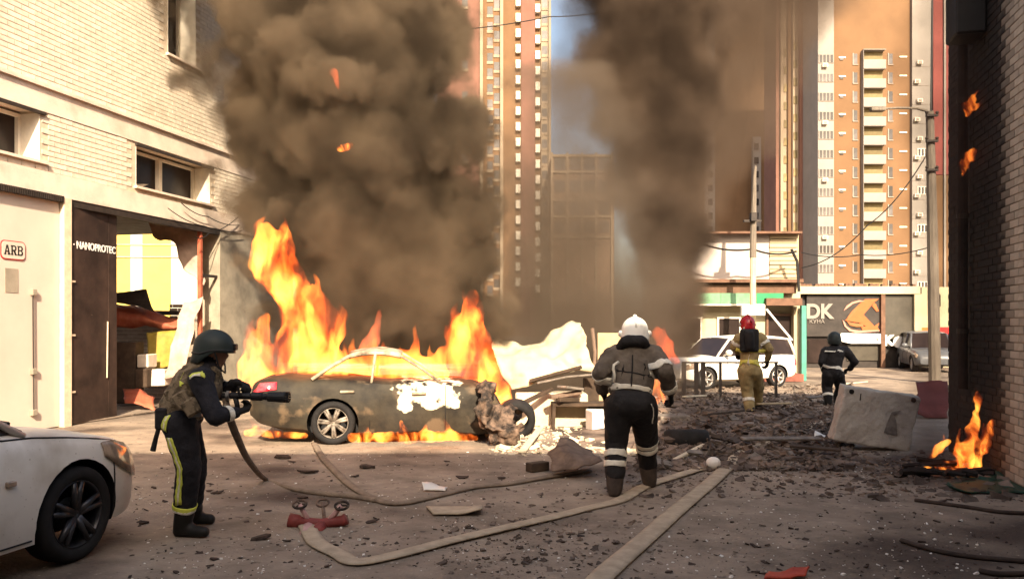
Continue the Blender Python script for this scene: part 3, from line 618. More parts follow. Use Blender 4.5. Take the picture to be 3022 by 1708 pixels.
# ---------------------------------------------------------------- cars
pmat("car_white", (0.74, 0.69, 0.62), var=0.03, scale=2, rough=0.28, spec=0.5)
blotch(MAT["car_white"], (0.48, 0.41, 0.33), 3, 0.50, 0.80)
blotch(MAT["car_white"], (0.40, 0.33, 0.26), 40, 0.66, 0.74)
pmat("car_white_far", (0.78, 0.74, 0.66), var=0.05, scale=2, rough=0.35, spec=0.5)
pmat("car_grey", (0.11, 0.115, 0.125), var=0.08, scale=2, rough=0.3, spec=0.5)
pmat("car_burnt", (0.010, 0.008, 0.006), col2=(0.040, 0.032, 0.020), scale=2.6, rough=0.7, bump=0.25, bscale=14)
def patch_mask(n, l, tc, f):                         # the bare pale patch over door and wing
    sp_ = n.new("ShaderNodeSeparateXYZ"); l.new(tc.outputs["Object"], sp_.inputs[0]); prev = f
    for ax, c, hw in ((0, 0.10, 0.62), (2, 0.68, 0.30)):
        a = n.new("ShaderNodeMath"); a.operation = 'SUBTRACT'; l.new(sp_.outputs[ax], a.inputs[0]); a.inputs[1].default_value = c
        b = n.new("ShaderNodeMath"); b.operation = 'ABSOLUTE'; l.new(a.outputs[0], b.inputs[0])
        d = n.new("ShaderNodeMath"); d.operation = 'MULTIPLY'; l.new(b.outputs[0], d.inputs[0]); d.inputs[1].default_value = -1.0/hw
        e = n.new("ShaderNodeMath"); e.operation = 'ADD'; l.new(d.outputs[0], e.inputs[0]); e.inputs[1].default_value = 1.0
        g = n.new("ShaderNodeMath"); g.operation = 'MINIMUM' if ax == 2 else 'MINIMUM'; l.new(e.outputs[0], g.inputs[0]); g.inputs[1].default_value = 0.42
        h = n.new("ShaderNodeMath"); h.operation = 'ADD'; l.new(g.outputs[0], h.inputs[0]); l.new(prev, h.inputs[1]); prev = h.outputs[0]
    return prev
blotch(MAT["car_burnt"], (0.11, 0.075, 0.045), 3.2, 0.56, 0.66, detail=9)
blotch(MAT["car_burnt"], (0.55, 0.49, 0.37), 5.5, 1.24, 1.30, mask=patch_mask, detail=10)
pmat("burnt_pale", (0.50, 0.42, 0.30), col2=(0.11, 0.085, 0.06), scale=5, rough=0.8)
pmat("tyre", (0.014, 0.013, 0.013), var=0.3, scale=8, rough=0.85)
pmat("rim_dark", (0.055, 0.055, 0.06), var=0.2, scale=6, rough=0.35, metal=0.6)
pmat("rim_pale", (0.50, 0.46, 0.42), var=0.2, scale=6, rough=0.4, metal=0.5)
pmat("rim_sooty", (0.06, 0.05, 0.04), col2=(0.36, 0.31, 0.26), scale=9, rough=0.6, metal=0.3)
pmat("lamp_glass", (0.30, 0.22, 0.16), var=0.3, scale=9, rough=0.1, spec=0.6)
pmat("lamp_red", (0.62, 0.012, 0.03), col2=(0.75, 0.10, 0.12), scale=12, rough=0.15, spec=0.6)
pmat("trim_black", (0.012, 0.012, 0.013), var=0.2, scale=6, rough=0.5)
def curve(tab, x):
    if x <= tab[0][0]: return tab[0][1]
    for i in range(len(tab)-1):
        (x0, y0), (x1, y1) = tab[i], tab[i+1]
        if x <= x1:
            t = (x-x0)/(x1-x0); pm = tab[max(i-1, 0)]; pn = tab[min(i+2, len(tab)-1)]
            d0 = (y1-pm[1])/(x1-pm[0])*(x1-x0) if x1 != pm[0] else 0; d1 = (pn[1]-y0)/(pn[0]-x0)*(x1-x0) if pn[0] != x0 else 0
            s_ = y1-y0; lim = lambda d: max(min(d, 3*max(s_, 0)), 3*min(s_, 0)); d0, d1 = lim(d0), lim(d1)
            return (2*t**3-3*t*t+1)*y0+(t**3-2*t*t+t)*d0+(-2*t**3+3*t*t)*y1+(t**3-t*t)*d1
    return tab[-1][1]
def lathe(mb, prof, c, n=28, mi=0):                  # profile of (radius, y) turned about the y axis
    k = len(prof); vs_ = []
    for i in range(n):
        a = 2*math.pi*i/n
        for r_, y in prof: vs_.append(Vector(c)+Vector((r_*math.cos(a), y, r_*math.sin(a))))
    return mb.add(vs_, [(i*k+j, ((i+1) % n)*k+j, ((i+1) % n)*k+(j+1) % k, i*k+(j+1) % k) for i in range(n) for j in range(k)], mi)
def make_wheel(parent, c, r, wd, side, rim_mat, spokes=5, pair=.13, flat=0.0, steer=0.0):
    """tyre with tread shoulders, rim dish and twin spokes; side -1 faces local -y"""
    e = bpy.data.objects.new("wheel", None); COL.objects.link(e); e.parent = parent; e.location = c; e.rotation_euler = (0, 0, steer); WORLD[e] = WORLD[parent] @ Matrix.Translation(Vector(c)) @ Matrix.Rotation(steer, 4, 'Z')
    h = wd/2; ri = r*.70; mb = MB()
    lathe(mb, [(ri, -h*.8), (ri+.02, -h), (r*.90, -h*1.02), (r*.985, -h*.8), (r, -h*.5), (r, h*.5), (r*.985, h*.8), (r*.90, h*1.02), (ri+.02, h), (ri, h*.8)], (0, 0, 0), 32)
    mb.build("tyre", "tyre", e, smooth=True, world=False)
    mb = MB(); y0 = side*h
    lathe(mb, [(ri, side*h*.88), (ri*1.0, -side*h*.7), (ri*.93, -side*h*.7), (ri*.95, side*h*.80)], (0, 0, 0), 28)
    lathe(mb, [(0.005, side*h*.1), (ri*.5, side*h*.1), (ri*.5, side*h*.02), (0.005, side*h*.02)], (0, 0, 0), 20, mi=1)
    for i in range(spokes):
        for q in ((-pair, pair) if pair else (0,)):
            a = 2*math.pi*i/spokes+.3; a0, a1 = a+q*1.1, a+q
            p0 = Vector((math.cos(a0)*r*.10, side*h*.62, math.sin(a0)*r*.10)); p1 = Vector((math.cos(a1)*ri*.96, side*h*.82, math.sin(a1)*ri*.96)); mb.tube([p0, p1], [.030*r/.33, .019*r/.33], 6)
    lathe(mb, [(0.004, side*h*.78), (r*.15, side*h*.74), (r*.17, side*h*.4), (0.004, side*h*.4)], (0, 0, 0), 16)
    mb.build("rim", [rim_mat, "trim_black"], e, smooth=True, world=False)
    return e
def make_car(name, label, loc, rotz, P):
    t = thing(name, label, P.get("cat", "car"), loc, rotz); b = P["mat"]; L0, L1 = P["top"][0][0], P["top"][-1][0]
    mb = MB(); N = 56; rows = []
    for i in range(N+1):
        u = i/N; x = L0+(L1-L0)*(0.5-0.5*math.cos(math.pi*u))*.5+(L0+(L1-L0)*u)*.5-(L0)*0.5+0 if False else L0+(L1-L0)*(u*.6+.4*(0.5-0.5*math.cos(math.pi*u)))
        zt, w, zb = curve(P["top"], x), curve(P["wid"], x), curve(P["bot"], x); h = zt-zb; cr = P.get("crown", .035)
        half = [(0, zb), (.80*w, zb), (.955*w, zb+.06*h), (.985*w, zb+.20*h), (w, zb+.45*h), (.995*w, zb+.66*h), (.965*w, zb+.84*h), (.915*w, zt-.045*h), (.84*w, zt), (.45*w, zt+cr*.8), (0, zt+cr)]
        rows.append([Vector((x, -y, z)) for y, z in half]+[Vector((x, y, z)) for y, z in reversed(half[1:-1])])
    k = len(rows[0]); mb.add([v for r_ in rows for v in r_], [(i*k+j, i*k+(j+1) % k, (i+1)*k+(j+1) % k, (i+1)*k+j) for i in range(N) for j in range(k)]+[tuple(range(k-1, -1, -1)), tuple(N*k+j for j in range(k))])
    if P.get("dent"): crumple(mb, *P["dent"])
    body = mb.build("body", [b, "trim_black"], t, world=False)
    cut = MB(); r = P["r"]
    for x in P["axles"]:
        for sd_ in (-1, 1):
            wl = curve(P["wid"], x); cut.tube([(x, sd_*(wl-.30), r*.98), (x, sd_*(wl+.3), r*.98)], r*1.17, 30)
    co = cut.build("tmp_cut", "trim_black", t, world=False)
    md = body.modifiers.new("b", 'BOOLEAN'); md.object = co; md.operation = 'DIFFERENCE'; md.solver = 'EXACT'
    try: md.material_mode = 'TRANSFER'
    except Exception: pass
    baked(body, [], need=(co,)); bpy.data.objects.remove(co)
    while len(body.data.materials) > 2: body.data.materials.pop()
    body.data.polygons.foreach_set("use_smooth", [True]*len(body.data.polygons)); body.data.set_sharp_from_angle(angle=R(38))
    for x in P["axles"]:
        for sd_ in (-1, 1):
            if (x, sd_) in P.get("no_wheel", ()): continue
            wl = curve(P["wid"], x); make_wheel(t, (x, sd_*(wl-.125), r), r, .215, sd_, P["rim"], P.get("spokes", 5), P.get("pair", .13), steer=P.get("steer", 0) if x > 0 else 0)
    a0, a1, c1, c0, bx = P["cabin"]; zr = P["roof"]; wb0 = curve(P["wid"], a0)*.88; wr = wb0*P.get("tumble", .78); gm = P.get("pillar", b)
    zA, zC = curve(P["top"], a0)+.01, curve(P["top"], c0)+.01; zB = curve(P["top"], bx)
    mb = MB(); rows = []
    for i in range(13):
        u = i/12; x = a1+(c1-a1)*u; zz = zr-.05*(2*u-1)**2*1.0
        rows.append([Vector((x, wr*s_, zz-.055*abs(s_)**2.5)) for s_ in (-1, -.9, -.6, -.2, .2, .6, .9, 1)])
    mb.grid(rows)
    if P.get("roofdent"): crumple(mb, *P["roofdent"])
    mb.build("roof", gm, t, world=False, smooth=True, solid=.035)
    zre = zr-.10
    for sd_ in (-1, 1):
        pr = P.get("pr", .042)
        for nm, p0, p1, rr_ in (("pillar", (a0, sd_*wb0, zA-.03), (a1, sd_*wr, zre), pr), ("pillar", (bx, sd_*wb0*.99, zB-.02), (bx+(a1-bx)*.12, sd_*wr*1.0, zr-.05), pr*1.0), ("pillar", (c0, sd_*wb0*.97, zC-.03), (c1, sd_*wr, zre), pr*1.35)):
            mb = MB(); mid = (Vector(p0)+Vector(p1))/2+Vector((0, sd_*.015, .015)); mb.tube([p0, mid, p1], rr_, 8, flat=.6); mb.build(nm, gm, t, world=False, smooth=True)
        mb = MB(); mb.tube([(a1+(c1-a1)*u, sd_*wr, zr-.05*(2*u-1)**2-.055) for u in [i/8 for i in range(9)]], .03, 6); mb.build("roof_rail", gm, t, world=False, smooth=True)
        if P.get("glass"):
            for q in ((a0-.02, bx+.03, a1, bx+(a1-bx)*.12), (bx-.03, c0, bx+(a1-bx)*.12, c1)):
                mb = MB(); i_ = .012
                mb.add([(q[0], sd_*(wb0-i_), curve(P["top"], q[0])), (q[1], sd_*(wb0-i_), curve(P["top"], q[1])), (q[3], sd_*(wr-i_), zr-.09), (q[2], sd_*(wr-i_), zr-.10)], [(0, 1, 2, 3)]); mb.build("side_window", "glass_dark", t, world=False, solid=.008)
    if P.get("glass"):
        mb = MB(); mb.add([(a0, -wb0, zA), (a0, wb0, zA), (a1, wr, zre+.02), (a1, -wr, zre+.02)], [(0, 1, 2, 3)]); mb.build("windscreen", "glass_dark", t, world=False, solid=.008)
        mb = MB(); mb.add([(c0, -wb0*.97, zC), (c0, wb0*.97, zC), (c1, wr, zre+.02), (c1, -wr, zre+.02)], [(0, 1, 2, 3)]); mb.build("rear_window", "glass_dark", t, world=False, solid=.008)
    def side_pt(x, f, sd_, off=.004):                # a point on the flank: f from sill 0 to shoulder 1
        zt, w, zb = curve(P["top"], x), curve(P["wid"], x), curve(P["bot"], x); h = zt-zb
        tab = [(0.06, .955), (.20, .985), (.45, 1.0), (.66, .995), (.84, .965), (.955, .915), (1.0, .84)]
        return Vector((x, sd_*(w*curve(tab, f)+off), zb+f*h))
    for sd_ in (-1, 1):
        for x in P.get("seams", ()):
            mb = MB(); mb.tube([side_pt(x, f, sd_, .0) for f in (.10, .25, .45, .66, .84, .94)], .006, 5); mb.build("door_seam", "trim_black", body, world=False)
        for x in P.get("handles", ()):
            mb = MB(); c = side_pt(x, .80, sd_, .02); mb.box(c, (.20, .035, .035)); mb.build("door_handle", gm if gm != "burnt_pale" else "burnt_pale", body, world=False, bevel=.008)
        for key, mt in (("head", "lamp_glass"), ("tail", "lamp_red")):
            if key in P:
                mb = MB(); rows = []
                for x, f0, f1 in P[key]: rows.append([side_pt(x, f0+(f1-f0)*j/4, sd_, .012) for j in range(5)])
                mb.grid(rows); mb.build("headlight" if key == "head" else "tail_light", mt, body, world=False, smooth=True, solid=.02)
        if P.get("mirror"):
            mb = MB(); mb.ball((a0-.28, sd_*(wb0+.17), zA+.10), (.07, .12, .08), 12, 8); mb.tube([(a0-.25, sd_*wb0*.97, zA+.02), (a0-.27, sd_*(wb0+.12), zA+.07)], .025, 6); mb.build("wing_mirror", b, t, world=False, smooth=True)
    return t, side_pt
sedan = dict(mat="car_white", top=[(-2.30, .66), (-2.22, .93), (-1.9, 1.02), (-1.3, 1.03), (0, .97), (.85, .96), (1.0, .95), (1.5, .88), (1.95, .78), (2.18, .66), (2.30, .50)],
             wid=[(-2.30, .62), (-2.15, .80), (-1.7, .89), (0, .905), (1.3, .905), (1.75, .87), (2.05, .76), (2.22, .60), (2.30, .42)],
             bot=[(-2.30, .42), (-2.1, .26), (-1.4, .18), (1.4, .17), (2.0, .19), (2.30, .26)], axles=(-1.38, 1.36), r=.335, rim="rim_dark", spokes=5, pair=.16,
             cabin=(.95, .25, -.95, -1.75, -.35), roof=1.43, glass=True, seams=(.62, -.45), handles=(-.25, -1.15),
             head=[(1.62, .78, .92), (1.78, .66, .95), (1.95, .58, .95), (2.10, .52, .95)], tail=[(-2.2, .6, .9), (-1.9, .66, .9)], crown=.04)
hd = math.atan2(D.y, D.x); wq = W(205, 1654, 5.75); wl = Vector((1.36, -.80, 0)); off = Matrix.Rotation(hd, 3, 'Z') @ wl
pc, pside = make_car("parked_car", "white saloon car parked at the lower left edge, only its front wing shows", (wq.x-off.x, wq.y-off.y, 0), hd, sedan)
for nm, pts in (("bonnet_seam", [pside(x, .957, -1, .002) for x in (.75, 1.0, 1.3, 1.6, 1.85)]), ("bumper_seam", [pside(1.72, f, -1, .002) for f in (.12, .3, .5, .66, .78)]), ("sill_seam", [pside(x, .10, -1, .002) for x in (-.9, -.4, .1, .6, .95)])):
    m = MB(); m.tube([WORLD[pc] @ p for p in pts], .006, 5); m.build(nm, "trim_black", pc)
m = MB(); m.tube([WORLD[pc] @ p for p in (Vector((1.02, -.62, 1.0)), Vector((1.06, -.2, 1.03)), Vector((1.06, .2, 1.03)))], .016, 6); m.build("wiper", "trim_black", pc)
m = MB(); q = pside(.75, .62, -1, .01); m.box(WORLD[pc] @ q, (.07, .03, .035), rot=WORLD[pc].to_3x3()); m.build("side_repeater", "lamp_glass", pc, bevel=.006)
burnt = dict(mat="car_burnt", top=[(-2.42, .66), (-2.36, .84), (-2.1, .92), (-1.5, .93), (-.5, .86), (.3, .86), (.75, .82), (1.0, .72), (1.12, .58), (1.18, .42)],
             wid=[(-2.42, .66), (-2.25, .82), (-1.7, .88), (0, .90), (.8, .90), (1.0, .86), (1.18, .78)],
             bot=[(-2.42, .40), (-2.2, .25), (-1.4, .14), (.9, .12), (1.18, .16)], axles=(-1.25,), r=.305, rim="rim_sooty", spokes=7, pair=.10,
             cabin=(.28, -.30, -1.05, -1.55, -.72), roof=1.33, pillar="burnt_pale", seams=(.32, -.74), handles=(-.05, -1.05), roofdent=(.035, 4.0, 3), dent=(.045, 2.6, 1), pr=.036,
             tail=[(-2.40, .80, .93), (-2.25, .76, .95), (-2.02, .80, .94)], cat="car")
a_b = R(7); rw_ = G(982, 1313); off = Matrix.Rotation(a_b, 3, 'Z') @ Vector((-1.25, -.88, 0))
bcar, bside = make_car("burning_car", "burning dark saloon with bare white patch on its door and open burnt-out windows", (rw_.x-off.x, rw_.y-off.y, 0), a_b, burnt)
bM = WORLD[bcar]
wagon = dict(mat="car_white_far", top=[(-1.95, .60), (-1.88, .88), (-1.5, .90), (0, .88), (.8, .86), (1.2, .84), (1.7, .76), (1.86, .62), (1.92, .5)], wid=[(-1.95, .64), (-1.8, .76), (-1.3, .80), (1.2, .79), (1.7, .72), (1.92, .58)],
             bot=[(-1.95, .36), (-1.6, .24), (1.5, .22), (1.92, .30)], axles=(-1.2, 1.2), r=.29, rim="rim_pale", spokes=6, pair=0, cabin=(.85, .35, -1.7, -1.85, -.25), roof=1.42, glass=True, seams=(.55, -.3), handles=(-.1,), tumble=.86, mirror=True,
             head=[(1.6, .6, .9), (1.8, .6, .9)], tail=[(-1.9, .5, .85), (-1.8, .5, .85)])
wc = W(2140, HZ, 22.6)
wt, wside = make_car("estate_car", "white estate car standing behind the railing in front of the workshop", (wc.x, wc.y, 0), R(180+24), wagon)
text_mesh("door_lettering", "SERVICE", .09, "text_grey", Matrix.Translation(Vector((wc.x, 0, 0))) @ Matrix() if False else WORLD[wt] @ frame_m(wside(0.15, .70, 1, .012), (-1, 0, 0), (0, 0, 1)), wt)
suv = dict(wagon); suv.update(mat="car_grey", roof=1.5, axles=(-1.2, 1.25)); gc = W(2735, HZ, 31.2)
make_car("grey_car", "grey car by the shop, half hidden behind the lamp pole", (gc.x, gc.y, 0), R(254), suv)
# ---------------------------------------------------------------- smoke
def math_(n, l, op, a, b=None, c=None):
    q = n.new("ShaderNodeMath"); q.operation = op
    for i, x in enumerate((a, b, c)):
        if x is None: continue
        if isinstance(x, (int, float)): q.inputs[i].default_value = x
        else: l.new(x, q.inputs[i])
    return q.outputs[0]
def vol_mat(name, col, dens, axis=None, puff=(.8, 2.0), amp=(.55, .30, .30), soft=.16, skin=0.015, bias=0.0, fbm=1.1, rate=1.0, detail=4, tones=None):
    """smoke: full density inside, torn by cells and noise towards the rim of a leaning column (axis: cx0, cxz, cy, r0, rz, depth)"""
    m = bpy.data.materials.new(name); m.use_nodes = True; n, l = nodes_of(m); n.clear()
    out = n.new("ShaderNodeOutputMaterial"); v = n.new("ShaderNodeVolumePrincipled"); v.inputs["Color"].default_value = (*col, 1)
    v.inputs["Density"].default_value = dens; l.new(v.outputs[0], out.inputs["Volume"])
    if skin:                                         # faint outer skin of soot: nearly clear
        t = n.new("ShaderNodeBsdfTransparent"); d = n.new("ShaderNodeBsdfDiffuse"); d.inputs[0].default_value = (*[c*.5 for c in col], 1)
        mx = n.new("ShaderNodeMixShader"); mx.inputs[0].default_value = skin; l.new(t.outputs[0], mx.inputs[1]); l.new(d.outputs[0], mx.inputs[2]); l.new(mx.outputs[0], out.inputs["Surface"])
    if axis:
        cx0, cxz, cy0, r0, rz, dep = axis
        g = n.new("ShaderNodeNewGeometry"); sp_ = n.new("ShaderNodeSeparateXYZ"); l.new(g.outputs["Position"], sp_.inputs[0]); X, Yy, Z = sp_.outputs
        cx_ = math_(n, l, 'MULTIPLY_ADD', Z, cxz, cx0); rr_ = math_(n, l, 'MULTIPLY_ADD', Z, rz, r0)
        dx = math_(n, l, 'DIVIDE', math_(n, l, 'SUBTRACT', X, cx_), rr_); dy = math_(n, l, 'DIVIDE', math_(n, l, 'SUBTRACT', Yy, cy0), math_(n, l, 'MULTIPLY', rr_, dep))
        q = math_(n, l, 'SQRT', math_(n, l, 'ADD', math_(n, l, 'MULTIPLY', dx, dx), math_(n, l, 'MULTIPLY', dy, dy))); f = math_(n, l, 'SUBTRACT', 1.0+bias, q)
        nz = n.new("ShaderNodeTexNoise"); nz.inputs["Scale"].default_value = fbm; nz.inputs["Detail"].default_value = detail; nz.inputs["Roughness"].default_value = .6; l.new(g.outputs["Position"], nz.inputs["Vector"])
        wv = n.new("ShaderNodeVectorMath"); wv.operation = 'MULTIPLY_ADD'; l.new(nz.outputs["Color"], wv.inputs[0]); wv.inputs[1].default_value = (.55, .55, .55); l.new(g.outputs["Position"], wv.inputs[2])
        for sc, am in zip(puff, amp):
            if am:
                vo = n.new("ShaderNodeTexVoronoi"); vo.inputs["Scale"].default_value = sc; l.new(wv.outputs[0], vo.inputs["Vector"]); f = math_(n, l, 'ADD', f, math_(n, l, 'MULTIPLY', math_(n, l, 'SUBTRACT', .45, vo.outputs["Distance"]), am))
        f = math_(n, l, 'ADD', f, math_(n, l, 'MULTIPLY', math_(n, l, 'SUBTRACT', nz.outputs[0], .5), amp[2]*2))
        if tones:                                    # soot content varies from lump to lump
            nt = n.new("ShaderNodeTexNoise"); nt.inputs["Scale"].default_value = tones[2]; nt.inputs["Detail"].default_value = 3; l.new(wv.outputs[0], nt.inputs["Vector"])
            rt = n.new("ShaderNodeMapRange"); rt.inputs[1].default_value = .38; rt.inputs[2].default_value = .66; l.new(nt.outputs[0], rt.inputs[0])
            mt_ = n.new("ShaderNodeMix"); mt_.data_type = 'RGBA'; l.new(rt.outputs[0], mt_.inputs[0]); mt_.inputs[6].default_value = (*tones[0], 1); mt_.inputs[7].default_value = (*tones[1], 1); l.new(mt_.outputs[2], v.inputs["Color"])
        mr = n.new("ShaderNodeMapRange"); mr.interpolation_type = 'SMOOTHSTEP'; mr.inputs[1].default_value = 0.0; mr.inputs[2].default_value = soft; mr.inputs[3].default_value = 0.0; mr.inputs[4].default_value = dens; l.new(f, mr.inputs[0]); l.new(mr.outputs[0], v.inputs["Density"])
    m.cycles.volume_step_rate = rate
    MAT[name] = m; return m
def column(name, mat, axis, z0, z1, label, grow=1.32, n=28, cat="smoke"):
    """closed hull of a leaning smoke column"""
    cx0, cxz, cy0, r0, rz, dep = axis; mb = MB(); pts = []; rows = []
    for i in range(19):
        z = z0+(z1-z0)*i/18; r = (r0+rz*z)*grow*(1 if 0 < i < 18 else .85)
        rows.append([Vector((cx0+cxz*z+math.cos(a)*r, cy0+math.sin(a)*r*dep, z)) for a in [2*math.pi*k/n for k in range(n)]])
    k = n; mb.add([v for r_ in rows for v in r_], [(i*k+j, i*k+(j+1) % k, (i+1)*k+(j+1) % k, (i+1)*k+j) for i in range(18) for j in range(k)]+[tuple(range(k-1, -1, -1)), tuple(18*k+j for j in range(k))])
    return tag(mb.build(name, mat, smooth=True), label, cat, None, "stuff")
AX1 = (-1.95, -.195, 15.2, 1.48, .085, .72)
vol_mat("smoke_dense", (0.135, 0.102, 0.068), 6.5, axis=AX1, bias=.36, amp=(.90, .42, .55), puff=(.72, 1.8), soft=.28, rate=1.0, detail=5, tones=((0.072, 0.054, 0.038), (0.24, 0.182, 0.124), .8))
column("smoke_plume", "smoke_dense", AX1, 1.0, 10.5, "dense brown smoke billowing up from the burning car", grow=1.62)
AX2 = (4.18, -.085, 20.5, .50, .135, .8)
vol_mat("smoke_dark", (0.095, 0.066, 0.048), 6.5, axis=AX2, bias=.30, amp=(.6, 0, .6), puff=(.6, 1.5), soft=.8, fbm=.9, rate=1.2, detail=4, tones=((0.065, 0.047, 0.035), (0.18, 0.13, 0.095), .6))
column("smoke_column", "smoke_dark", AX2, .9, 12.0, "darker thin smoke column rising behind the white-helmeted firefighter", grow=1.6)
AX3 = (1.35, -.05, 18.2, 3.1, -.25, .55)
vol_mat("smoke_thin", (0.21, 0.165, 0.125), 2.1, axis=AX3, bias=.20, amp=(.4, 0, .7), puff=(.5, 1.2), soft=1.1, skin=0, fbm=.7, rate=1.6, detail=3)
column("smoke_veil", "smoke_thin", AX3, .15, 7.5, "thin brown smoke haze between the two smoke columns", grow=1.4)
AX4 = (3.9, .30, 25.0, -.6, .37, .6)
vol_mat("smoke_upper", (0.19, 0.14, 0.105), 1.8, axis=AX4, bias=.15, amp=(.4, 0, .8), puff=(.4, 1.0), soft=1.2, skin=0, fbm=.5, rate=2.0, detail=3)
column("smoke_drift", "smoke_upper", AX4, 4.6, 13.0, "faint drifting smoke across the top of the orange tower", grow=1.4)
AX5 = (2.3, 0, 23.0, 1.3, .05, .6)
vol_mat("smoke_grey", (0.42, 0.37, 0.33), 1.2, axis=AX5, bias=.1, amp=(.4, 0, .9), puff=(.4, 1.0), soft=1.2, skin=0, fbm=.5, rate=2.0, detail=3)
column("smoke_wisp", "smoke_grey", AX5, 5.0, 13.0, "pale grey smoke wisps against the sky between the towers", grow=1.4)
AX6 = (4.98, .03, 9.6, .42, .05, .9)
vol_mat("smoke_wall", (0.09, 0.062, 0.050), 1.5, axis=AX6, bias=.1, amp=(.4, 0, .8), puff=(1.2, 1.0), soft=1.2, skin=0, fbm=1.4, rate=1.6, detail=3)
column("wall_smoke", "smoke_wall", AX6, .1, 7.5, "dark smoke hanging over the wall fire on the right", grow=1.4)
# ---------------------------------------------------------------- fire
def fire_mat(name, strength=9.0, sc=2.2, stretch=(1, 1, .45), lo=.40, hi=.66, c_lo=(1.0, .10, .012), c_hi=(1.0, .36, .05), smoke=0.0):
    m = bpy.data.materials.new(name); m.use_nodes = True; n, l = nodes_of(m); n.clear(); out = n.new("ShaderNodeOutputMaterial")
    tc = n.new("ShaderNodeTexCoord"); mp = n.new("ShaderNodeMapping"); mp.inputs["Scale"].default_value = stretch; l.new(tc.outputs["Object"], mp.inputs[0])
    nz = n.new("ShaderNodeTexNoise"); nz.inputs["Scale"].default_value = sc; nz.inputs["Detail"].default_value = 3.5; nz.inputs["Roughness"].default_value = .55; nz.inputs["Distortion"].default_value = .7; l.new(mp.outputs[0], nz.inputs["Vector"])
    mr = n.new("ShaderNodeMapRange"); mr.interpolation_type = 'SMOOTHSTEP'; mr.inputs[1].default_value = lo; mr.inputs[2].default_value = hi; mr.inputs[3].default_value = .02; mr.inputs[4].default_value = 1; l.new(nz.outputs[0], mr.inputs[0])
    mx = n.new("ShaderNodeMix"); mx.data_type = 'RGBA'; l.new(mr.outputs[0], mx.inputs[0]); mx.inputs[6].default_value = (*c_lo, 1); mx.inputs[7].default_value = (*c_hi, 1)
    st = n.new("ShaderNodeMath"); st.operation = 'MULTIPLY'; l.new(mr.outputs[0], st.inputs[0]); st.inputs[1].default_value = strength
    em = n.new("ShaderNodeEmission"); l.new(mx.outputs[2], em.inputs[0]); l.new(st.outputs[0], em.inputs[1])
    if smoke:
        sc_ = n.new("ShaderNodeVolumeScatter"); sc_.inputs[0].default_value = (.3, .2, .13, 1); sc_.inputs[1].default_value = smoke; ad = n.new("ShaderNodeAddShader"); l.new(em.outputs[0], ad.inputs[0]); l.new(sc_.outputs[0], ad.inputs[1]); l.new(ad.outputs[0], out.inputs["Volume"])
    else: l.new(em.outputs[0], out.inputs["Volume"])
    t = n.new("ShaderNodeBsdfTransparent"); e2 = n.new("ShaderNodeEmission"); e2.inputs[0].default_value = (*c_lo, 1); e2.inputs[1].default_value = .5; ms = n.new("ShaderNodeMixShader"); ms.inputs[0].default_value = .01
    l.new(t.outputs[0], ms.inputs[1]); l.new(e2.outputs[0], ms.inputs[2]); l.new(ms.outputs[0], out.inputs["Surface"])
    MAT[name] = m; return m
def flame(name, mat, tongues, label, voxel=.035, ripple=.06, rs=3.0, deep=1.0, licks=0, cat="fire", group=None, smooth=4):
    """tongues: chains of (x, y, Y, radius in picture points) fused into one flame body"""
    mb = MB(); rg = random.Random(len(tongues)*7+int(tongues[0][0][0])); extra = []
    for ch in tongues:                                # small licks leave the sides of every larger tongue
        for x, y, Y, r in ch[:-1]:
            if licks and r > licks:
                for k in range(2):
                    sx_k = rg.choice((-1, 1)); r1 = r*rg.uniform(.28, .42); x1 = x+sx_k*r*rg.uniform(.55, .85); y1 = y-r*rg.uniform(-.2, .5); h1 = r*rg.uniform(1.1, 2.2); Yk = Y+rg.uniform(-.1, .1)
                    extra.append([(x1, y1, Yk, r1), (x1+sx_k*r*.18, y1-h1*.5, Yk, r1*.62), (x1+rg.uniform(-.1, .15)*r, y1-h1, Yk, 2)])
    for ch in list(tongues)+extra:
        pts = [W(x, y, Y) for x, y, Y, r in ch]; rad = [max(r*Y/F, .012) for x, y, Y, r in ch]
        for i in range(len(pts)-1): mb.capsule(pts[i], pts[i+1], rad[i], rad[i+1], 10)
    if deep != 1:
        ym = sum(v.y for v in mb.v)/len(mb.v)
        for v in mb.v: v.y = ym+(v.y-ym)*deep
    o = mb.build(name, mat, recalc=False); baked(o, [('REMESH', dict(mode='VOXEL', voxel_size=voxel)), ('SMOOTH', dict(factor=.5, iterations=smooth))])
    for v in o.data.vertices:
        q = Vector((v.co.x*rs, v.co.y*rs, v.co.z*rs*.7)); v.co += Vector((noise.noise(q), noise.noise(q+Vector((5, 5, 5))), .6*noise.noise(q+Vector((9, 2, 7)))))*ripple+Vector((noise.noise(q*2.7), noise.noise(q*2.7+Vector((5, 5, 5))), noise.noise(q*2.7+Vector((1, 2, 7)))))*ripple*.45
    o.data.materials.clear(); o.data.materials.append(MAT[mat]); o.data.polygons.foreach_set("use_smooth", [True]*len(o.data.polygons))
    return tag(o, label, cat, group)
fire_mat("fire_tall", 8.0, sc=3.0, lo=.43, hi=.70, c_lo=(1.0, .07, .006), c_hi=(1.0, .33, .045))
fire_mat("fire_low", 14.0, sc=6.0, stretch=(1, 1, .6), lo=.42, hi=.64)
fire_mat("fire_red", 4.5, sc=4.0, c_lo=(1.0, .035, .006), c_hi=(1.0, .13, .02), lo=.34, hi=.66, smoke=2.5)
fire_mat("fire_cabin", 7.0, sc=3.0, lo=.30, hi=.75, c_lo=(1, .09, .012), c_hi=(1, .28, .04))
Yr = 12.2
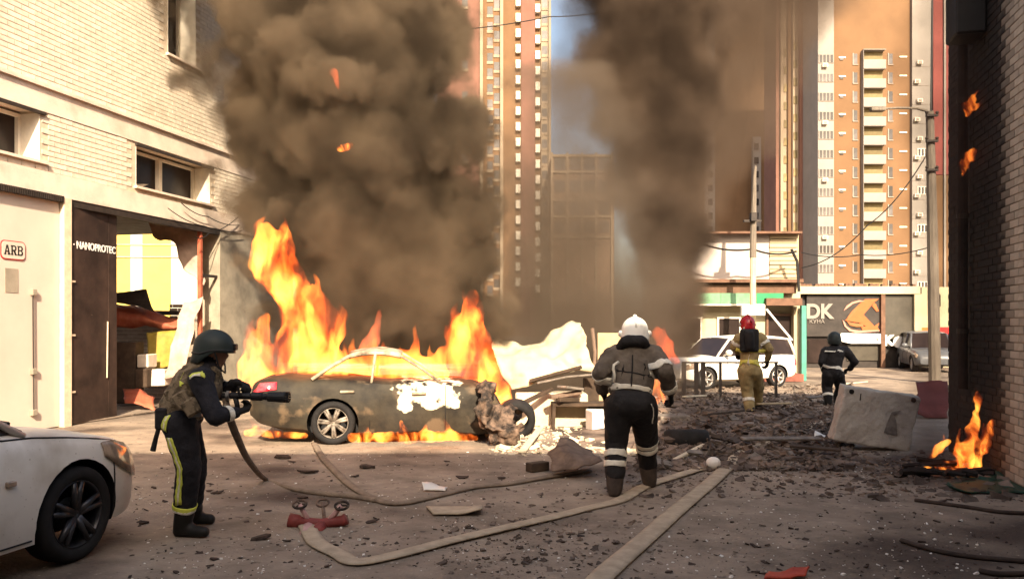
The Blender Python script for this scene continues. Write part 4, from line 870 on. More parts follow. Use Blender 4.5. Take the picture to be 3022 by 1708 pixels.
flame("boot_fire", "fire_tall", [[(755, 1110, Yr, 46), (775, 1040, Yr, 46), (770, 970, Yr, 22), (775, 930, Yr, 8)], [(850, 1110, Yr, 50), (890, 1030, Yr, 60), (885, 930, Yr, 60), (860, 850, Yr, 50), (812, 790, Yr, 62), (800, 720, Yr, 44), (786, 665, Yr, 14)],
      [(930, 1090, Yr, 55), (950, 1000, Yr, 62), (935, 910, Yr, 44), (920, 850, Yr, 16)], [(740, 1120, Yr, 20), (1000, 1095, Yr, 40)], [(1000, 1080, Yr, 35), (985, 1000, Yr, 14)]], "tall orange flame twisting up from the boot of the burning car", deep=1.5, ripple=.10, licks=20, voxel=.026, smooth=3)
flame("bonnet_fire", "fire_tall", [[(1350, 1150, 12.4, 40), (1370, 1060, 12.4, 55), (1385, 970, 12.4, 46), (1392, 900, 12.4, 26), (1398, 865, 12.4, 8)], [(1430, 1160, 12.4, 50), (1440, 1080, 12.4, 50), (1420, 1000, 12.4, 25)], [(1330, 1080, 12.4, 30), (1345, 980, 12.4, 22), (1350, 930, 12.4, 8)], [(1480, 1180, 12.4, 36), (1500, 1120, 12.4, 16)], [(1330, 1160, 12.3, 28), (1400, 1235, 12.3, 22)]], "orange flame standing over the torn bonnet of the burning car", deep=1.5, ripple=.10, licks=20, voxel=.026, smooth=3)
flame("cabin_fire", "fire_cabin", [[(1010, 1105, Yr+.1, 40), (1090, 1080, Yr+.1, 50), (1190, 1080, Yr+.1, 50), (1290, 1105, Yr+.1, 40)], [(1100, 1040, Yr+.2, 20), (1110, 1000, Yr+.2, 8)], [(1200, 1060, Yr+.2, 24), (1215, 1030, Yr+.2, 8)], [(1290, 1080, Yr+.2, 28), (1310, 1030, Yr+.2, 14)]], "fire filling the cabin of the burning car", deep=1.4, licks=20)
flame("sill_fire", "fire_low", [[(1040, 1290, 11.15, 16), (1120, 1290, 11.1, 16), (1220, 1290, 11.1, 18), (1330, 1285, 11.1, 16), (1400, 1290, 11.2, 10)], [(1190, 1285, 11.1, 18), (1185, 1245, 11.1, 8)], [(1330, 1280, 11.1, 14), (1310, 1240, 11.1, 6)], [(1250, 1280, 11.1, 14), (1260, 1250, 11.1, 6)], [(1080, 1285, 11.1, 12), (1085, 1262, 11.1, 5)]], "low flames licking along the ground under the car doors", voxel=.02, ripple=.03, rs=7)
flame("tail_fire", "fire_low", [[(730, 1275, 11.3, 12), (800, 1280, 11.3, 12), (900, 1285, 11.3, 10)], [(760, 1270, 11.3, 10), (740, 1235, 11.3, 5)]], "low strip of fire under the tail of the burning car", voxel=.02, ripple=.025, rs=7)
flame("roof_fire", "fire_red", [[(1080, 1030, 12.6, 22), (1100, 1005, 12.6, 26), (1115, 960, 12.6, 14), (1120, 915, 12.6, 6)]], "small red flame above the roof of the burning car")
flame("distant_fire", "fire_red", [[(1990, 1065, 18.5, 14), (1965, 1025, 18.5, 30), (1945, 990, 18.5, 20), (1935, 970, 18.5, 6)]], "red glow of fire to the right of the white helmet", smooth=6, ripple=.12, rs=2.5, licks=12)
flame("debris_fire", "fire_low", [[(1935, 1180, 11.6, 14), (1945, 1130, 11.6, 16), (1950, 1085, 11.6, 8)], [(1965, 1190, 11.6, 10), (1960, 1140, 11.6, 8)]], "orange fire in the debris beside the white-helmeted firefighter's arm", voxel=.02, ripple=.03, rs=6)
yf = 9.1
flame("wall_fire", "fire_low", [[(2850, 1380, yf, 22), (2850, 1330, yf, 28), (2862, 1290, yf, 10)], [(2880, 1370, yf, 16), (2890, 1310, yf, 16), (2925, 1270, yf, 7)], [(2870, 1290, yf, 14), (2880, 1250, yf, 8)], [(2885, 1205, yf, 9), (2886, 1180, yf, 12), (2884, 1155, yf, 4)], [(2905, 1330, yf, 12), (2915, 1280, yf, 14), (2928, 1240, yf, 6)], [(2868, 1280, yf, 16), (2878, 1240, yf, 14), (2872, 1210, yf, 5)], [(2820, 1340, yf, 10), (2826, 1305, yf, 7)], [(2752, 1345, yf, 9), (2772, 1322, yf, 17), (2795, 1302, yf, 8)], [(2850, 1390, yf, 20), (2800, 1385, yf, 8), (2725, 1378, yf, 5)], [(2790, 1362, yf, 5), (2840, 1360, yf, 5)], [(2840, 1395, yf, 6), (2910, 1395, yf, 5)]], "bright yellow fire at the foot of the blackened right wall", voxel=.012, ripple=.03, rs=9, licks=11)
flame("pipe_fire", "fire_low", [[(2855, 335, 9.55, 10), (2862, 310, 9.55, 16), (2872, 290, 9.55, 9), (2885, 268, 9.55, 3)], [(2880, 320, 9.55, 8), (2892, 300, 9.55, 3)]], "upper small flame on the blackened rain pipe", voxel=.014, ripple=.035, rs=12)
flame("pipe_fire", "fire_low", [[(2842, 515, 9.55, 6), (2850, 480, 9.55, 13), (2858, 455, 9.55, 13), (2872, 440, 9.55, 5)], [(2868, 470, 9.55, 8), (2878, 450, 9.55, 4)]], "lower small flame on the blackened rain pipe", voxel=.014, ripple=.035, rs=12)
flame("eaves_fire", "fire_low", [[(2825, 6, 9.55, 9), (2870, 4, 9.55, 8)]], "yellow flame at the very top near the black box", voxel=.02, ripple=.02, rs=9)
flame("smoke_flash", "fire_red", [[(985, 215, 13.0, 14), (995, 240, 13.0, 9), (998, 265, 13.0, 4)]], "pale red flash of flame high in the dense smoke", voxel=.02, ripple=.03, rs=7)
flame("smoke_flash", "fire_low", [[(1000, 440, 12.9, 8), (1020, 436, 12.9, 13), (1040, 428, 12.9, 8)]], "small bright flash of flame in the middle of the dense smoke", voxel=.02, ripple=.03, rs=7)
# ---------------------------------------------------------------- people
pmat("suit_navy", (0.010, 0.010, 0.014), col2=(0.022, 0.021, 0.026), scale=6, rough=0.85, bump=0.9, bscale=17)
pmat("suit_black", (0.008, 0.007, 0.008), col2=(0.018, 0.016, 0.016), scale=6, rough=0.8, bump=0.9, bscale=17)
pmat("jacket_brown", (0.078, 0.063, 0.050), col2=(0.150, 0.122, 0.096), scale=4, rough=0.95, bump=1.0, bscale=11)
pmat("jacket_tan", (0.26, 0.19, 0.085), col2=(0.36, 0.27, 0.13), scale=6, rough=0.9, bump=0.9, bscale=15)
pmat("vest_camo", (0.075, 0.055, 0.032), col2=(0.20, 0.15, 0.095), scale=14, rough=0.9, bump=0.5, bscale=60, lo=.45, hi=.55)
pmat("reflective", (0.70, 0.66, 0.56), var=0.10, scale=20, rough=0.45)
pmat("lime_tape", (0.62, 0.66, 0.10), var=0.12, scale=18, rough=0.5)
pmat("yellow_tape", (0.60, 0.52, 0.10), var=0.12, scale=18, rough=0.5)
pmat("helmet_green", (0.020, 0.028, 0.026), var=0.2, scale=5, rough=0.55)
pmat("helmet_white", (0.82, 0.80, 0.74), var=0.03, scale=5, rough=0.3, spec=0.5)
pmat("helmet_red", (0.36, 0.010, 0.016), var=0.1, scale=5, rough=0.25, spec=0.5)
pmat("skin", (0.32, 0.17, 0.11), var=0.1, scale=10, rough=0.6)
pmat("glove_black", (0.010, 0.009, 0.009), var=0.3, scale=10, rough=0.8)
pmat("boot_black", (0.010, 0.009, 0.008), var=0.3, scale=8, rough=0.6)
pmat("boot_dusty", (0.055, 0.040, 0.032), var=0.3, scale=8, rough=0.85)
pmat("steel_grey", (0.30, 0.29, 0.28), var=0.15, scale=8, rough=0.35, metal=0.7)
def fuse(name, segs, mats, parent, voxel=.016, smooth=5, fold=.006, fs=13.0):
    """tapered segments (a, b, ra, rb, material index) fused into one continuous skin with small cloth folds"""
    mb = MB()
    for a, b, ra, rb, mi in segs: mb.capsule(a, b, ra, rb, 14)
    o = mb.build(name, mats[0], parent, recalc=False); baked(o, [('REMESH', dict(mode='VOXEL', voxel_size=voxel)), ('SMOOTH', dict(factor=.5, iterations=smooth))])
    me = o.data; me.materials.clear(); inv = WORLD[parent].inverted()
    for m in mats: me.materials.append(MAT[m])
    ls = [(inv @ a, inv @ b, ra, rb, mi) for a, b, ra, rb, mi in segs]
    if fold:
        nv = len(me.vertices); co = np.empty(nv*3); no = np.empty(nv*3); me.vertices.foreach_get("co", co); me.vertices.foreach_get("normal", no); co = co.reshape(-1, 3); no = no.reshape(-1, 3)
        dd = np.array([noise.noise(Vector((c[0]*fs, c[1]*fs, c[2]*fs*.8)))+.5*noise.noise(Vector(c*fs*2.3)) for c in co]); co += no*(dd*fold)[:, None]; me.vertices.foreach_set("co", co.ravel())
    if len(mats) > 1:
        nf = len(me.polygons); cen = np.empty(nf*3); me.polygons.foreach_get("center", cen); cen = cen.reshape(-1, 3); best = np.full(nf, 1e9); idx = np.zeros(nf, dtype=np.int32)
        for a, b, ra, rb, mi in ls:
            a_, ab = np.array(a), np.array(b-a); t = np.clip((cen-a_) @ ab/max(ab @ ab, 1e-9), 0, 1); d = np.linalg.norm(cen-(a_+t[:, None]*ab), axis=1)-(ra+(rb-ra)*t); k = d < best; best[k] = d[k]; idx[k] = mi
        me.polygons.foreach_set("material_index", idx)
    me.polygons.foreach_set("use_smooth", [True]*len(me.polygons)); me.update()
    return o
def wrap(o, target, off):
    baked(o, [('SHRINKWRAP', dict(target=target, offset=off, wrap_method='NEAREST_SURFACEPOINT', wrap_mode='ABOVE_SURFACE'))], need=(target,)); return o
def band(name, parent, target, a, b, r, wd, mat, off=.006):
    """a cloth band round a limb at a, the limb running towards b"""
    t = (b-a).normalized(); mb = MB(); k = 22
    u = t.orthogonal().normalized(); w = t.cross(u); rows = []
    for i in range(5): rows.append([a+t*wd*(i/4-.5)+(u*math.cos(2*math.pi*j/k)+w*math.sin(2*math.pi*j/k))*r for j in range(k+1)])
    mb.grid(rows); o = mb.build(name, mat, parent, smooth=True, recalc=False); wrap(o, target, off); md = o.modifiers.new("t", 'SOLIDIFY'); md.thickness = .005; md.offset = 0; return o
def stripe(name, parent, target, pts, side, wd, mat, off=.006):
    """a ribbon laid on the body along pts, pushed out towards side"""
    mb = MB(); rows = []; fine = []
    for i in range(len(pts)-1):
        for k in range(6): fine.append(pts[i].lerp(pts[i+1], k/6))
    fine.append(pts[-1])
    for i, p in enumerate(fine):
        t = (fine[min(i+1, len(fine)-1)]-fine[max(i-1, 0)]).normalized(); s_ = t.cross(side).normalized(); rows.append([p+side*.12+s_*wd*(j/3-.5) for j in range(4)])
    mb.grid(rows); o = mb.build(name, mat, parent, smooth=True, recalc=False)
    baked(o, [('SHRINKWRAP', dict(target=target, offset=off, wrap_method='NEAREST_SURFACEPOINT', wrap_mode='ABOVE_SURFACE'))], need=(target,)); md = o.modifiers.new("t", 'SOLIDIFY'); md.thickness = .005; md.offset = 0; return o
def glove(parent, wrist, fdir, pal, curl=.7, right=True, mat="glove_black", sc=1.05, spread=1.0):
    """palm, four unequal fingers bent at the knuckles and a thumb from the side of the palm"""
    f = fdir.normalized(); n = (pal-f*pal.dot(f)).normalized(); s = f.cross(n)*(1 if right else -1); sg = []
    for i in range(3): q = (-.026+.026*i); sg.append((wrist+s*q*.7*sc, wrist+f*.088*sc+s*q*1.1*sc, .024*sc, .021*sc, 0))
    for i, ln in enumerate((.92, 1.06, 1.0, .80)):
        p = wrist+f*.094*sc+s*(.034-.0226*i)*sc*spread; ang = 0.0
        for k, l in enumerate((.042, .028, .022)):
            ang += curl*(.75 if k == 0 else 1.0); d = f*math.cos(ang)+n*math.sin(ang); q = p+d*l*ln*sc; r0 = (.0125-.0012*k)*sc; sg.append((p, q, r0, r0-.001, 0)); p = q
    p = wrist+f*.028*sc+s*.036*sc
    for k, (l, d) in enumerate(((.045, f*.55+s*.65+n*.35), (.032, f*.75+s*.1+n*.75), (.024, f*.6-s*.3+n*.8))): q = p+d.normalized()*l*sc; sg.append((p, q, (.0155-.002*k)*sc, (.0145-.002*k)*sc, 0)); p = q
    sg.append((wrist-f*.05*sc, wrist+f*.02*sc, .034*sc, .03*sc, 0))
    return fuse("glove", sg, [mat], parent, voxel=.0075, smooth=2, fold=0)
def boot(parent, ankle, heel, toe, mat, r=.052):
    sg = [(ankle, ankle.lerp(heel, .6), r*1.5, r*1.3, 0), (heel+Vector((0, 0, .05)), toe+Vector((0, 0, .045)), r*1.02, r*.92, 0), (ankle.lerp(heel, .6), heel.lerp(toe, .55)+Vector((0, 0, .06)), r*1.15, r*.9, 0), (heel+Vector((0, 0, .045)), heel.lerp(toe, .3)+Vector((0, 0, .05)), r*1.05, r, 0)]
    o = fuse("boot", sg, [mat], parent, voxel=.012, smooth=3, fold=0)
    for v in o.data.vertices:                        # flat sole on the ground
        z = (WORLD[parent] @ v.co).z
        if z < .012: v.co.z += .012-z
    return o
def helmet(parent, c, fwd, mat, r=.135, up=Vector((0, 0, 1)), style="dome"):
    fwd = (fwd-up*fwd.dot(up)).normalized(); s = up.cross(fwd); mb = MB(); k = 24; rows = []
    for j in range(11):
        th = math.pi*.5*j/10*1.12; rr_ = math.sin(min(th, math.pi*.5))*(1.0 if th < math.pi/2 else 1.0+(th-math.pi/2)*.35)
        row = []
        for i in range(k+1):
            a = 2*math.pi*i/k; low = 1.0
            q = Vector((math.cos(a)*1.10, math.sin(a)*.93, 0)); dz = math.cos(th)*1.02
            if th > 1.25 and math.cos(a) < .15: dz -= (th-1.25)*1.35*min(1, (.15-math.cos(a))*1.6)       # lower at ears and nape
            row.append(c+(fwd*q.x*rr_+s*q.y*rr_+up*dz)*r)
        rows.append(row)
    mb.grid(rows); o = mb.build("helmet", mat, parent, smooth=True, solid=.008)
    if style == "fire":
        m2 = MB(); m2.tube([c+(fwd*math.cos(a)*1.10+up*math.sin(a)*1.06)*r for a in [R(20+150*i/14) for i in range(15)]], [.010+.012*math.sin(math.pi*i/14) for i in range(15)], 8); m2.build("crest", mat, o, smooth=True)
        m2 = MB(); rows = [[c+(fwd*(math.cos(a)*(1.12+.16*q))+s*(math.sin(a)*(.95+.06*q))+up*(-.06-.10*q))*r for a in [R(-70+140*i/12) for i in range(13)]] for q in (0, 1)]; m2.grid(rows); m2.build("peak", mat, o, smooth=True, solid=.006)
        for sd_ in (-1, 1): m2 = MB(); m2.ball(c+(s*sd_*.98-up*.16)*r, (.03, .022, .035), 10, 8); m2.build("side_knob", "steel_grey" if mat != "helmet_white" else mat, o, smooth=True)
    else:
        m2 = MB(); m2.tube([c+(fwd*math.cos(a)*1.12+s*math.sin(a)*.95-up*(.08 if math.cos(a) > .15 else .08+.28*min(1, (.15-math.cos(a))*1.6)))*r for a in [2*math.pi*i/28 for i in range(29)]], .009, 6); m2.build("rim", "trim_black", o, smooth=True)
        for sd_ in (-1, 1): m2 = MB(); m2.tube([c+(s*sd_*.95-up*.1+fwd*.25)*r, c+(s*sd_*.7-up*1.05+fwd*.55)*r, c+(-up*1.35+fwd*.75)*r], .007, 5); m2.build("chin_strap", "trim_black", o)
        m2 = MB(); m2.box(c+(fwd*1.12+up*.15)*r, (.035, .06, .05)); m2.build("mount", "trim_black", o, bevel=.006)
    return o
def face(segs, c, fwd, mi, r=.095):                  # skull, jaw, nose, brow, ears
    up = Vector((0, 0, 1)); s = up.cross(fwd).normalized()
    segs += [(c+up*.02-fwd*.01, c+up*.03, r, r*.97, mi), (c-up*.05+fwd*.025, c-up*.085+fwd*.045, r*.70, r*.48, mi), (c+fwd*r*.92-up*.005, c+fwd*(r*1.12)-up*.035, .012, .017, mi), (c+fwd*r*.86+s*.035+up*.022, c+fwd*r*.86-s*.035+up*.022, .016, .016, mi),
             (c+fwd*r*.80+s*.02-up*.068, c+fwd*r*.80-s*.02-up*.068, .014, .014, mi)]
    for q in (-1, 1): segs.append((c+s*q*r*.95+up*.02-fwd*.01, c+s*q*r*.95-up*.025-fwd*.005, .018, .014, mi))
# --- the firefighter with the nozzle
Y1 = 6.40
def a1(x, y, dy=0.0): return W(440+x/2.174, 950+y/2.174, Y1+dy)
p1 = thing("person", "firefighter in black helmet and camouflage vest aiming a nozzle at the burning car", "person", (a1(230, 1375).x, Y1+.15, 0))
hc = a1(415, 178); fw = Vector((1, .12, -.12)).normalized(); sg = []
face(sg, hc, fw, 1)
sg += [(a1(388, 285), a1(405, 225), .075, .068, 2), (a1(205, 620), a1(228, 545), .155, .150, 0), (a1(228, 545), a1(312, 410), .150, .170, 0), (a1(312, 410), a1(362, 325), .165, .125, 0), (a1(330, 365, -.16), a1(392, 345, .16), .095, .090, 0),
       (a1(325, 368, -.19), a1(425, 610, -.23), .088, .074, 0), (a1(425, 610, -.23), a1(548, 580, -.10), .070, .052, 0), (a1(395, 345, .18), a1(470, 455, .25), .080, .066, 0), (a1(470, 455, .25), a1(560, 395, .10), .062, .050, 0),
       (a1(195, 650, -.09), a1(258, 925, -.07), .132, .098, 0), (a1(258, 925, -.07), a1(226, 1190, .0), .098, .085, 0), (a1(225, 645, .09), a1(300, 920, .22), .125, .092, 0), (a1(300, 920, .22), a1(282, 1150, .36), .092, .080, 0)]
bd = fuse("body", sg, ["suit_navy", "skin", "suit_black"], p1, fold=.009)
vs_sg = [(a1(215, 545), a1(310, 415), .172, .196, 0), (a1(310, 415), a1(345, 345), .190, .15, 0), (a1(205, 590), a1(215, 545), .172, .172, 0)]
vest = fuse("vest", vs_sg, ["vest_camo"], p1, fold=.012, fs=18)
for (x, y, dx) in ((160, 470, .0), (215, 500, -.12), (270, 545, -.17)):
    m = MB(); m.box(a1(x, y, dx-.10), (.11, .07, .13), rot=Matrix.Rotation(R(-32), 3, 'Y')); m.build("pouch", "vest_camo", vest, bevel=.015)
helmet(p1, a1(416, 165), Vector((1, .12, -.05)), "helmet_green", r=.140, up=Vector((.10, 0, 1)).normalized())
stripe("shoulder_tape", p1, bd, [a1(250, 350, -.2), a1(310, 310, -.2), a1(370, 300, -.2), a1(430, 345, -.2)], Vector((0, -1, .25)), .045, "lime_tape"); stripe("shoulder_tape", p1, bd, [a1(262, 372, -.2), a1(318, 335, -.2), a1(372, 325, -.2)], Vector((0, -1, .25)), .035, "reflective")
stripe("chest_tape", p1, vest, [a1(210, 325, -.2), a1(262, 285, -.15)], Vector((-.4, -1, .3)), .045, "lime_tape"); stripe("side_tape", p1, vest, [a1(205, 350, -.2), a1(205, 415, -.2)], Vector((-.3, -1, 0)), .04, "lime_tape")
for off_, mt in ((0, "lime_tape"), (16, "reflective"), (30, "lime_tape")):
    stripe("leg_tape", p1, bd, [a1(133+off_, 575, -.1), a1(100+off_, 700, -.1)], Vector((-.1, -1, 0)), .030 if mt == "lime_tape" else .02, mt)
for off_, mt, wd in ((-20, "lime_tape", .030), (0, "reflective", .024), (20, "lime_tape", .030)):
    stripe("leg_tape", p1, bd, [a1(150+off_, 735, -.1), a1(180+off_, 830, -.1), a1(205+off_, 935, -.1), a1(200+off_, 1060, -.06), a1(202+off_, 1165, -.02)], Vector((0, -1, 0)), wd, mt)
band("cuff_tape", p1, bd, a1(226, 1178, 0), a1(258, 925, -.07), .10, .035, "lime_tape"); band("cuff_tape", p1, bd, a1(226, 1200, 0), a1(258, 925, -.07), .10, .022, "reflective")
band("wrist_tape", p1, bd, a1(512, 590, -.14), a1(548, 580, -.10), .08, .04, "reflective"); band("wrist_tape", p1, bd, a1(505, 432, .18), a1(560, 395, .10), .08, .05, "reflective")
boot(p1, a1(228, 1225, 0), Vector((a1(190, 1370).x, Y1+.02, 0)), Vector((a1(355, 1370).x, Y1-.02, 0)), "boot_black"); boot(p1, a1(284, 1190, .37), Vector((a1(262, 1300, .4).x, Y1+.42, 0)), Vector((a1(388, 1300, .4).x, Y1+.40, 0)), "boot_black")
nz0, nz1 = a1(470, 470, .0), a1(880, 482, -.02); nd = (nz1-nz0).normalized()
glove(p1, a1(552, 582, -.10), (a1(620, 560, -.02)-a1(552, 582, -.10)), Vector((.1, .3, 1)), curl=1.0, right=False); glove(p1, a1(562, 396, .10), a1(640, 405, .03)-a1(562, 396, .10), Vector((.1, -.5, -1)), curl=.9, right=True)
m = MB(); m.box(a1(85, 620, -.14), (.10, .07, .17)); m.build("belt_pouch", "suit_black", p1, bevel=.015)
m = MB(); m.tube([a1(70, 650, -.15), a1(45, 740, -.15), a1(25, 825, -.15)], [.016, .018, .022], 7); m.build("belt_strap", "suit_black", p1)
m = MB(); m.tube([a1(250, 600, -.19), a1(340, 590, -.17)], .02, 6); m.build("belt_buckle", "steel_grey", p1)
nzl = thing("hose_nozzle", "black fire nozzle held by the firefighter in the camouflage vest", "nozzle", nz0)
m = MB(); P_ = [nz0.lerp(nz1, q) for q in (0, .12, .14, .45, .47, .62, .64, .70, .72, .98, 1.0)]; m.tube(P_, [.02, .02, .026, .026, .034, .034, .026, .028, .038, .044, .038], 14); m.build("barrel", "trim_black", nzl, smooth=False)
m = MB()
for i in range(12): a = 2*math.pi*i/12; m.box(nz1+Vector((.012, math.cos(a)*.036, math.sin(a)*.036)), (.03, .013, .013))
m.build("tip_teeth", "trim_black", nzl)
m = MB(); m.tube([nz0.lerp(nz1, .20), nz0.lerp(nz1, .24)+Vector((.01, 0, -.14))], [.022, .018], 8); m.build("pistol_grip", "trim_black", nzl, smooth=True)
m = MB(); m.tube([nz0.lerp(nz1, .30)+Vector((0, -.045, 0)), nz0.lerp(nz1, .28)+Vector((0, -.05, .07)), nz0.lerp(nz1, .28)+Vector((0, .05, .07)), nz0.lerp(nz1, .30)+Vector((0, .045, 0))], .011, 6); m.build("bail_handle", "trim_black", nzl)
m = MB(); m.tube([nz0.lerp(nz1, .07), nz0.lerp(nz1, .12)], .037, 12); m.build("coupling", "steel_grey", nzl)

# --- the firefighter seen from behind with the white helmet
Y2 = 7.97
def a2(x, y, dy=0.0): return W(1560+x/2.6, 920+y/2.6, Y2+dy)
p2_ = thing("person", "firefighter in brown jacket, black trousers and white helmet walking away", "person", (a2(780, 1400).x, Y2, 0))
sg = []; face(sg, a2(812, 165, .22), Vector((.1, 1, -.25)).normalized(), 1)
sg += [(a2(803, 260, .14), a2(808, 205, .18), .08, .07, 1), (a2(785, 720, 0), a2(785, 620, .03), .165, .13, 0), (a2(785, 620, .03), a2(800, 400, .10), .12, .12, 0), (a2(800, 400, .10), a2(802, 300, .14), .12, .10, 0), (a2(690, 320, .12), a2(910, 312, .12), .07, .07, 0),
       (a2(648, 335, .10), a2(556, 470, -.02), .065, .06, 0), (a2(556, 470, -.02), a2(575, 610, .18), .056, .046, 0), (a2(955, 322, .10), a2(1040, 450, -.02), .065, .06, 0), (a2(1040, 450, -.02), a2(1085, 610, .18), .056, .046, 0),
       (a2(692, 720, 0), a2(672, 1000, .09), .150, .118, 0), (a2(672, 1000, .09), a2(662, 1250, 0), .115, .100, 0), (a2(875, 720, 0), a2(905, 985, .26), .150, .118, 0), (a2(905, 985, .26), a2(915, 1180, .40), .112, .095, 0), (a2(720, 700, -.04), a2(850, 700, -.04), .15, .15, 0)]
bd = fuse("body", sg, ["suit_black", "skin"], p2_, fold=.008)
jk = []
for q in (-42, 0, 42): jk += [(a2(783+q*1.45, 575, .03), a2(800+q*1.15, 430, .08), .145, .150, 0), (a2(800+q*.95, 430, .08), a2(802+q*.8, 315, .12), .150, .120, 0)]
jk += [(a2(685, 322, .11), a2(915, 312, .11), .100, .100, 0), (a2(640, 335, .10), a2(552, 468, -.02), .098, .086, 0), (a2(552, 468, -.02), a2(570, 590, .17), .084, .074, 0), (a2(962, 325, .10), a2(1044, 450, -.02), .098, .086, 0), (a2(1044, 450, -.02), a2(1085, 595, .17), .084, .074, 0), (a2(804, 265, .12), a2(808, 228, .15), .112, .100, 0)]
jko = fuse("jacket", jk, ["jacket_brown"], p2_, fold=.013, fs=15)
band("hem_tape", p2_, jko, a2(785, 596, .03), a2(800, 430, .08), .17, .05, "reflective")
band("arm_tape", p2_, jko, a2(562, 492, .0), a2(572, 595, .17), .12, .07, "reflective"); band("arm_tape", p2_, jko, a2(1022, 425, -.02), a2(958, 318, .10), .13, .075, "reflective"); band("arm_tape", p2_, jko, a2(1078, 570, .14), a2(1040, 450, -.02), .11, .065, "reflective")
band("waist_cord", p2_, jko, a2(788, 490, .06), a2(800, 400, .09), .15, .014, "suit_black", off=.001)
fuse("collar", [(a2(700, 268, .06), a2(745, 225, .02), .050, .058, 0), (a2(745, 225, .02), a2(865, 222, .02), .060, .060, 0), (a2(865, 222, .02), a2(900, 262, .06), .058, .050, 0)], ["suit_black"], p2_, fold=.008)
m = MB(); m.tube([a2(797, 330, -.075), a2(797, 420, -.10), a2(792, 500, -.125), a2(788, 570, -.135)], .007, 5); m.build("back_seam", "suit_black", p2_)
for q in (690, 905): stripe("jacket_panel", p2_, jko, [a2(q, 335, -.1), a2(q+4, 400, -.1), a2(q+2, 480, -.1)], Vector((0, -1, 0)), .018, "suit_black", off=.003)
m = MB(); m.tube([a2(690, 385, -.06), a2(655, 405, -.10), a2(650, 440, -.1), a2(660, 480, -.1), a2(652, 540, -.1)], .014, 7); m.build("hook_strap", "reflective", p2_, smooth=True)
helmet(p2_, a2(815, 150, .20), Vector((.05, 1, -.1)), "helmet_white", r=.142, up=Vector((0, .10, 1)).normalized(), style="fire")
for y in (1095, 1165): band("leg_tape", p2_, bd, a2(668, y, .04), a2(672, 1000, .09), .14, .055, "reflective")
for y in (1000, 1040): band("leg_tape", p2_, bd, a2(907, y, .30), a2(915, 1180, .40), .14, .045, "reflective")
stripe("leg_seam", p2_, bd, [a2(935, 700, -.1), a2(915, 790, 0), a2(905, 860, .05)], Vector((.5, -1, 0)), .012, "reflective")
boot(p2_, a2(662, 1240, 0), Vector((a2(655, 1390).x, Y2-.05, 0)), Vector((a2(668, 1390).x, Y2+.20, 0)), "boot_dusty", r=.062); boot(p2_, a2(916, 1190, .40), Vector((a2(925, 1330, .45).x, Y2+.40, 0)), Vector((a2(935, 1330, .5).x, Y2+.66, 0)), "boot_dusty", r=.062)
glove(p2_, a2(575, 622, .19), a2(590, 680, .28)-a2(575, 622, .19), Vector((1, .2, 0)), curl=.6, right=False, sc=1.15); glove(p2_, a2(1088, 622, .19), a2(1100, 690, .28)-a2(1088, 622, .19), Vector((-1, .2, 0)), curl=.6, right=True, sc=1.15)

# --- the firefighter in the red helmet
Y3 = 14.85
def a3(x, y, dy=0.0): return W(1500+x/2.08, 800+y/2.08, Y3+dy)
p3 = thing("person", "firefighter in tan suit and red helmet walking towards the workshop", "person", (a3(1490, 890).x, Y3, 0))
sg = []; face(sg, a3(1470, 330, .06), Vector((-.15, 1, 0)).normalized(), 1)
sg += [(a3(1474, 372, .03), a3(1472, 345, .05), .085, .08, 2), (a3(1478, 600, 0), a3(1480, 530, .02), .17, .165, 0), (a3(1480, 530, .02), a3(1482, 430, .03), .17, .19, 0), (a3(1430, 408, .03), a3(1545, 408, .03), .105, .105, 0),
       (a3(1415, 412, .02), a3(1385, 462, .10), .095, .08, 0), (a3(1385, 462, .10), a3(1412, 500, .32), .07, .055, 0), (a3(1555, 415, .02), a3(1604, 478, -.03), .095, .08, 0), (a3(1604, 478, -.03), a3(1592, 540, .12), .07, .058, 0),
       (a3(1452, 615, 0), a3(1468, 735, .10), .14, .11, 0), (a3(1468, 735, .10), a3(1482, 845, 0), .11, .095, 0), (a3(1512, 615, 0), a3(1535, 715, .28), .14, .11, 0), (a3(1535, 715, .28), a3(1530, 810, .50), .105, .09, 0)]
bd = fuse("body", sg, ["jacket_tan", "skin", "suit_black"], p3, voxel=.02, fold=.012)
helmet(p3, a3(1468, 322, .05), Vector((-.15, 1, 0)), "helmet_red", r=.142, style="fire")
m = MB(); m.box(a3(1472, 348, -.06), (.17, .02, .03)); m.build("helmet_tape", "reflective", p3)
m = MB(); m.capsule(a3(1480, 385, -.22), a3(1482, 462, -.20), .085, .085, 14); pk = m.build("air_cylinder", "suit_black", p3, smooth=True)
m = MB(); m.box(a3(1480, 425, -.15), (.34, .08, .42)); m.build("back_plate", "suit_black", p3, bevel=.03)
band("waist_tape", p3, bd, a3(1479, 565, 0), a3(1480, 530, .02), .24, .07, "yellow_tape"); band("chest_tape", p3, bd, a3(1481, 490, .02), a3(1480, 530, .02), .25, .05, "yellow_tape")
stripe("brace", p3, bd, [a3(1455, 490, -.2), a3(1460, 560, -.2)], Vector((0, -1, 0)), .05, "reflective")
band("leg_tape", p3, bd, a3(1479, 790, .05), a3(1482, 845, 0), .13, .06, "reflective"); band("arm_tape", p3, bd, a3(1398, 440, .06), a3(1385, 462, .10), .12, .06, "reflective"); band("arm_tape", p3, bd, a3(1575, 440, 0), a3(1604, 478, -.03), .12, .06, "reflective")
boot(p3, a3(1483, 845, 0), Vector((a3(1485, 890).x, Y3-.02, 0)), Vector((a3(1490, 890).x, Y3+.24, 0)), "boot_black", r=.06); boot(p3, a3(1530, 812, .5), Vector((a3(1532, 870, .5).x, Y3+.50, 0)), Vector((a3(1534, 870, .6).x, Y3+.74, 0)), "boot_black", r=.06)
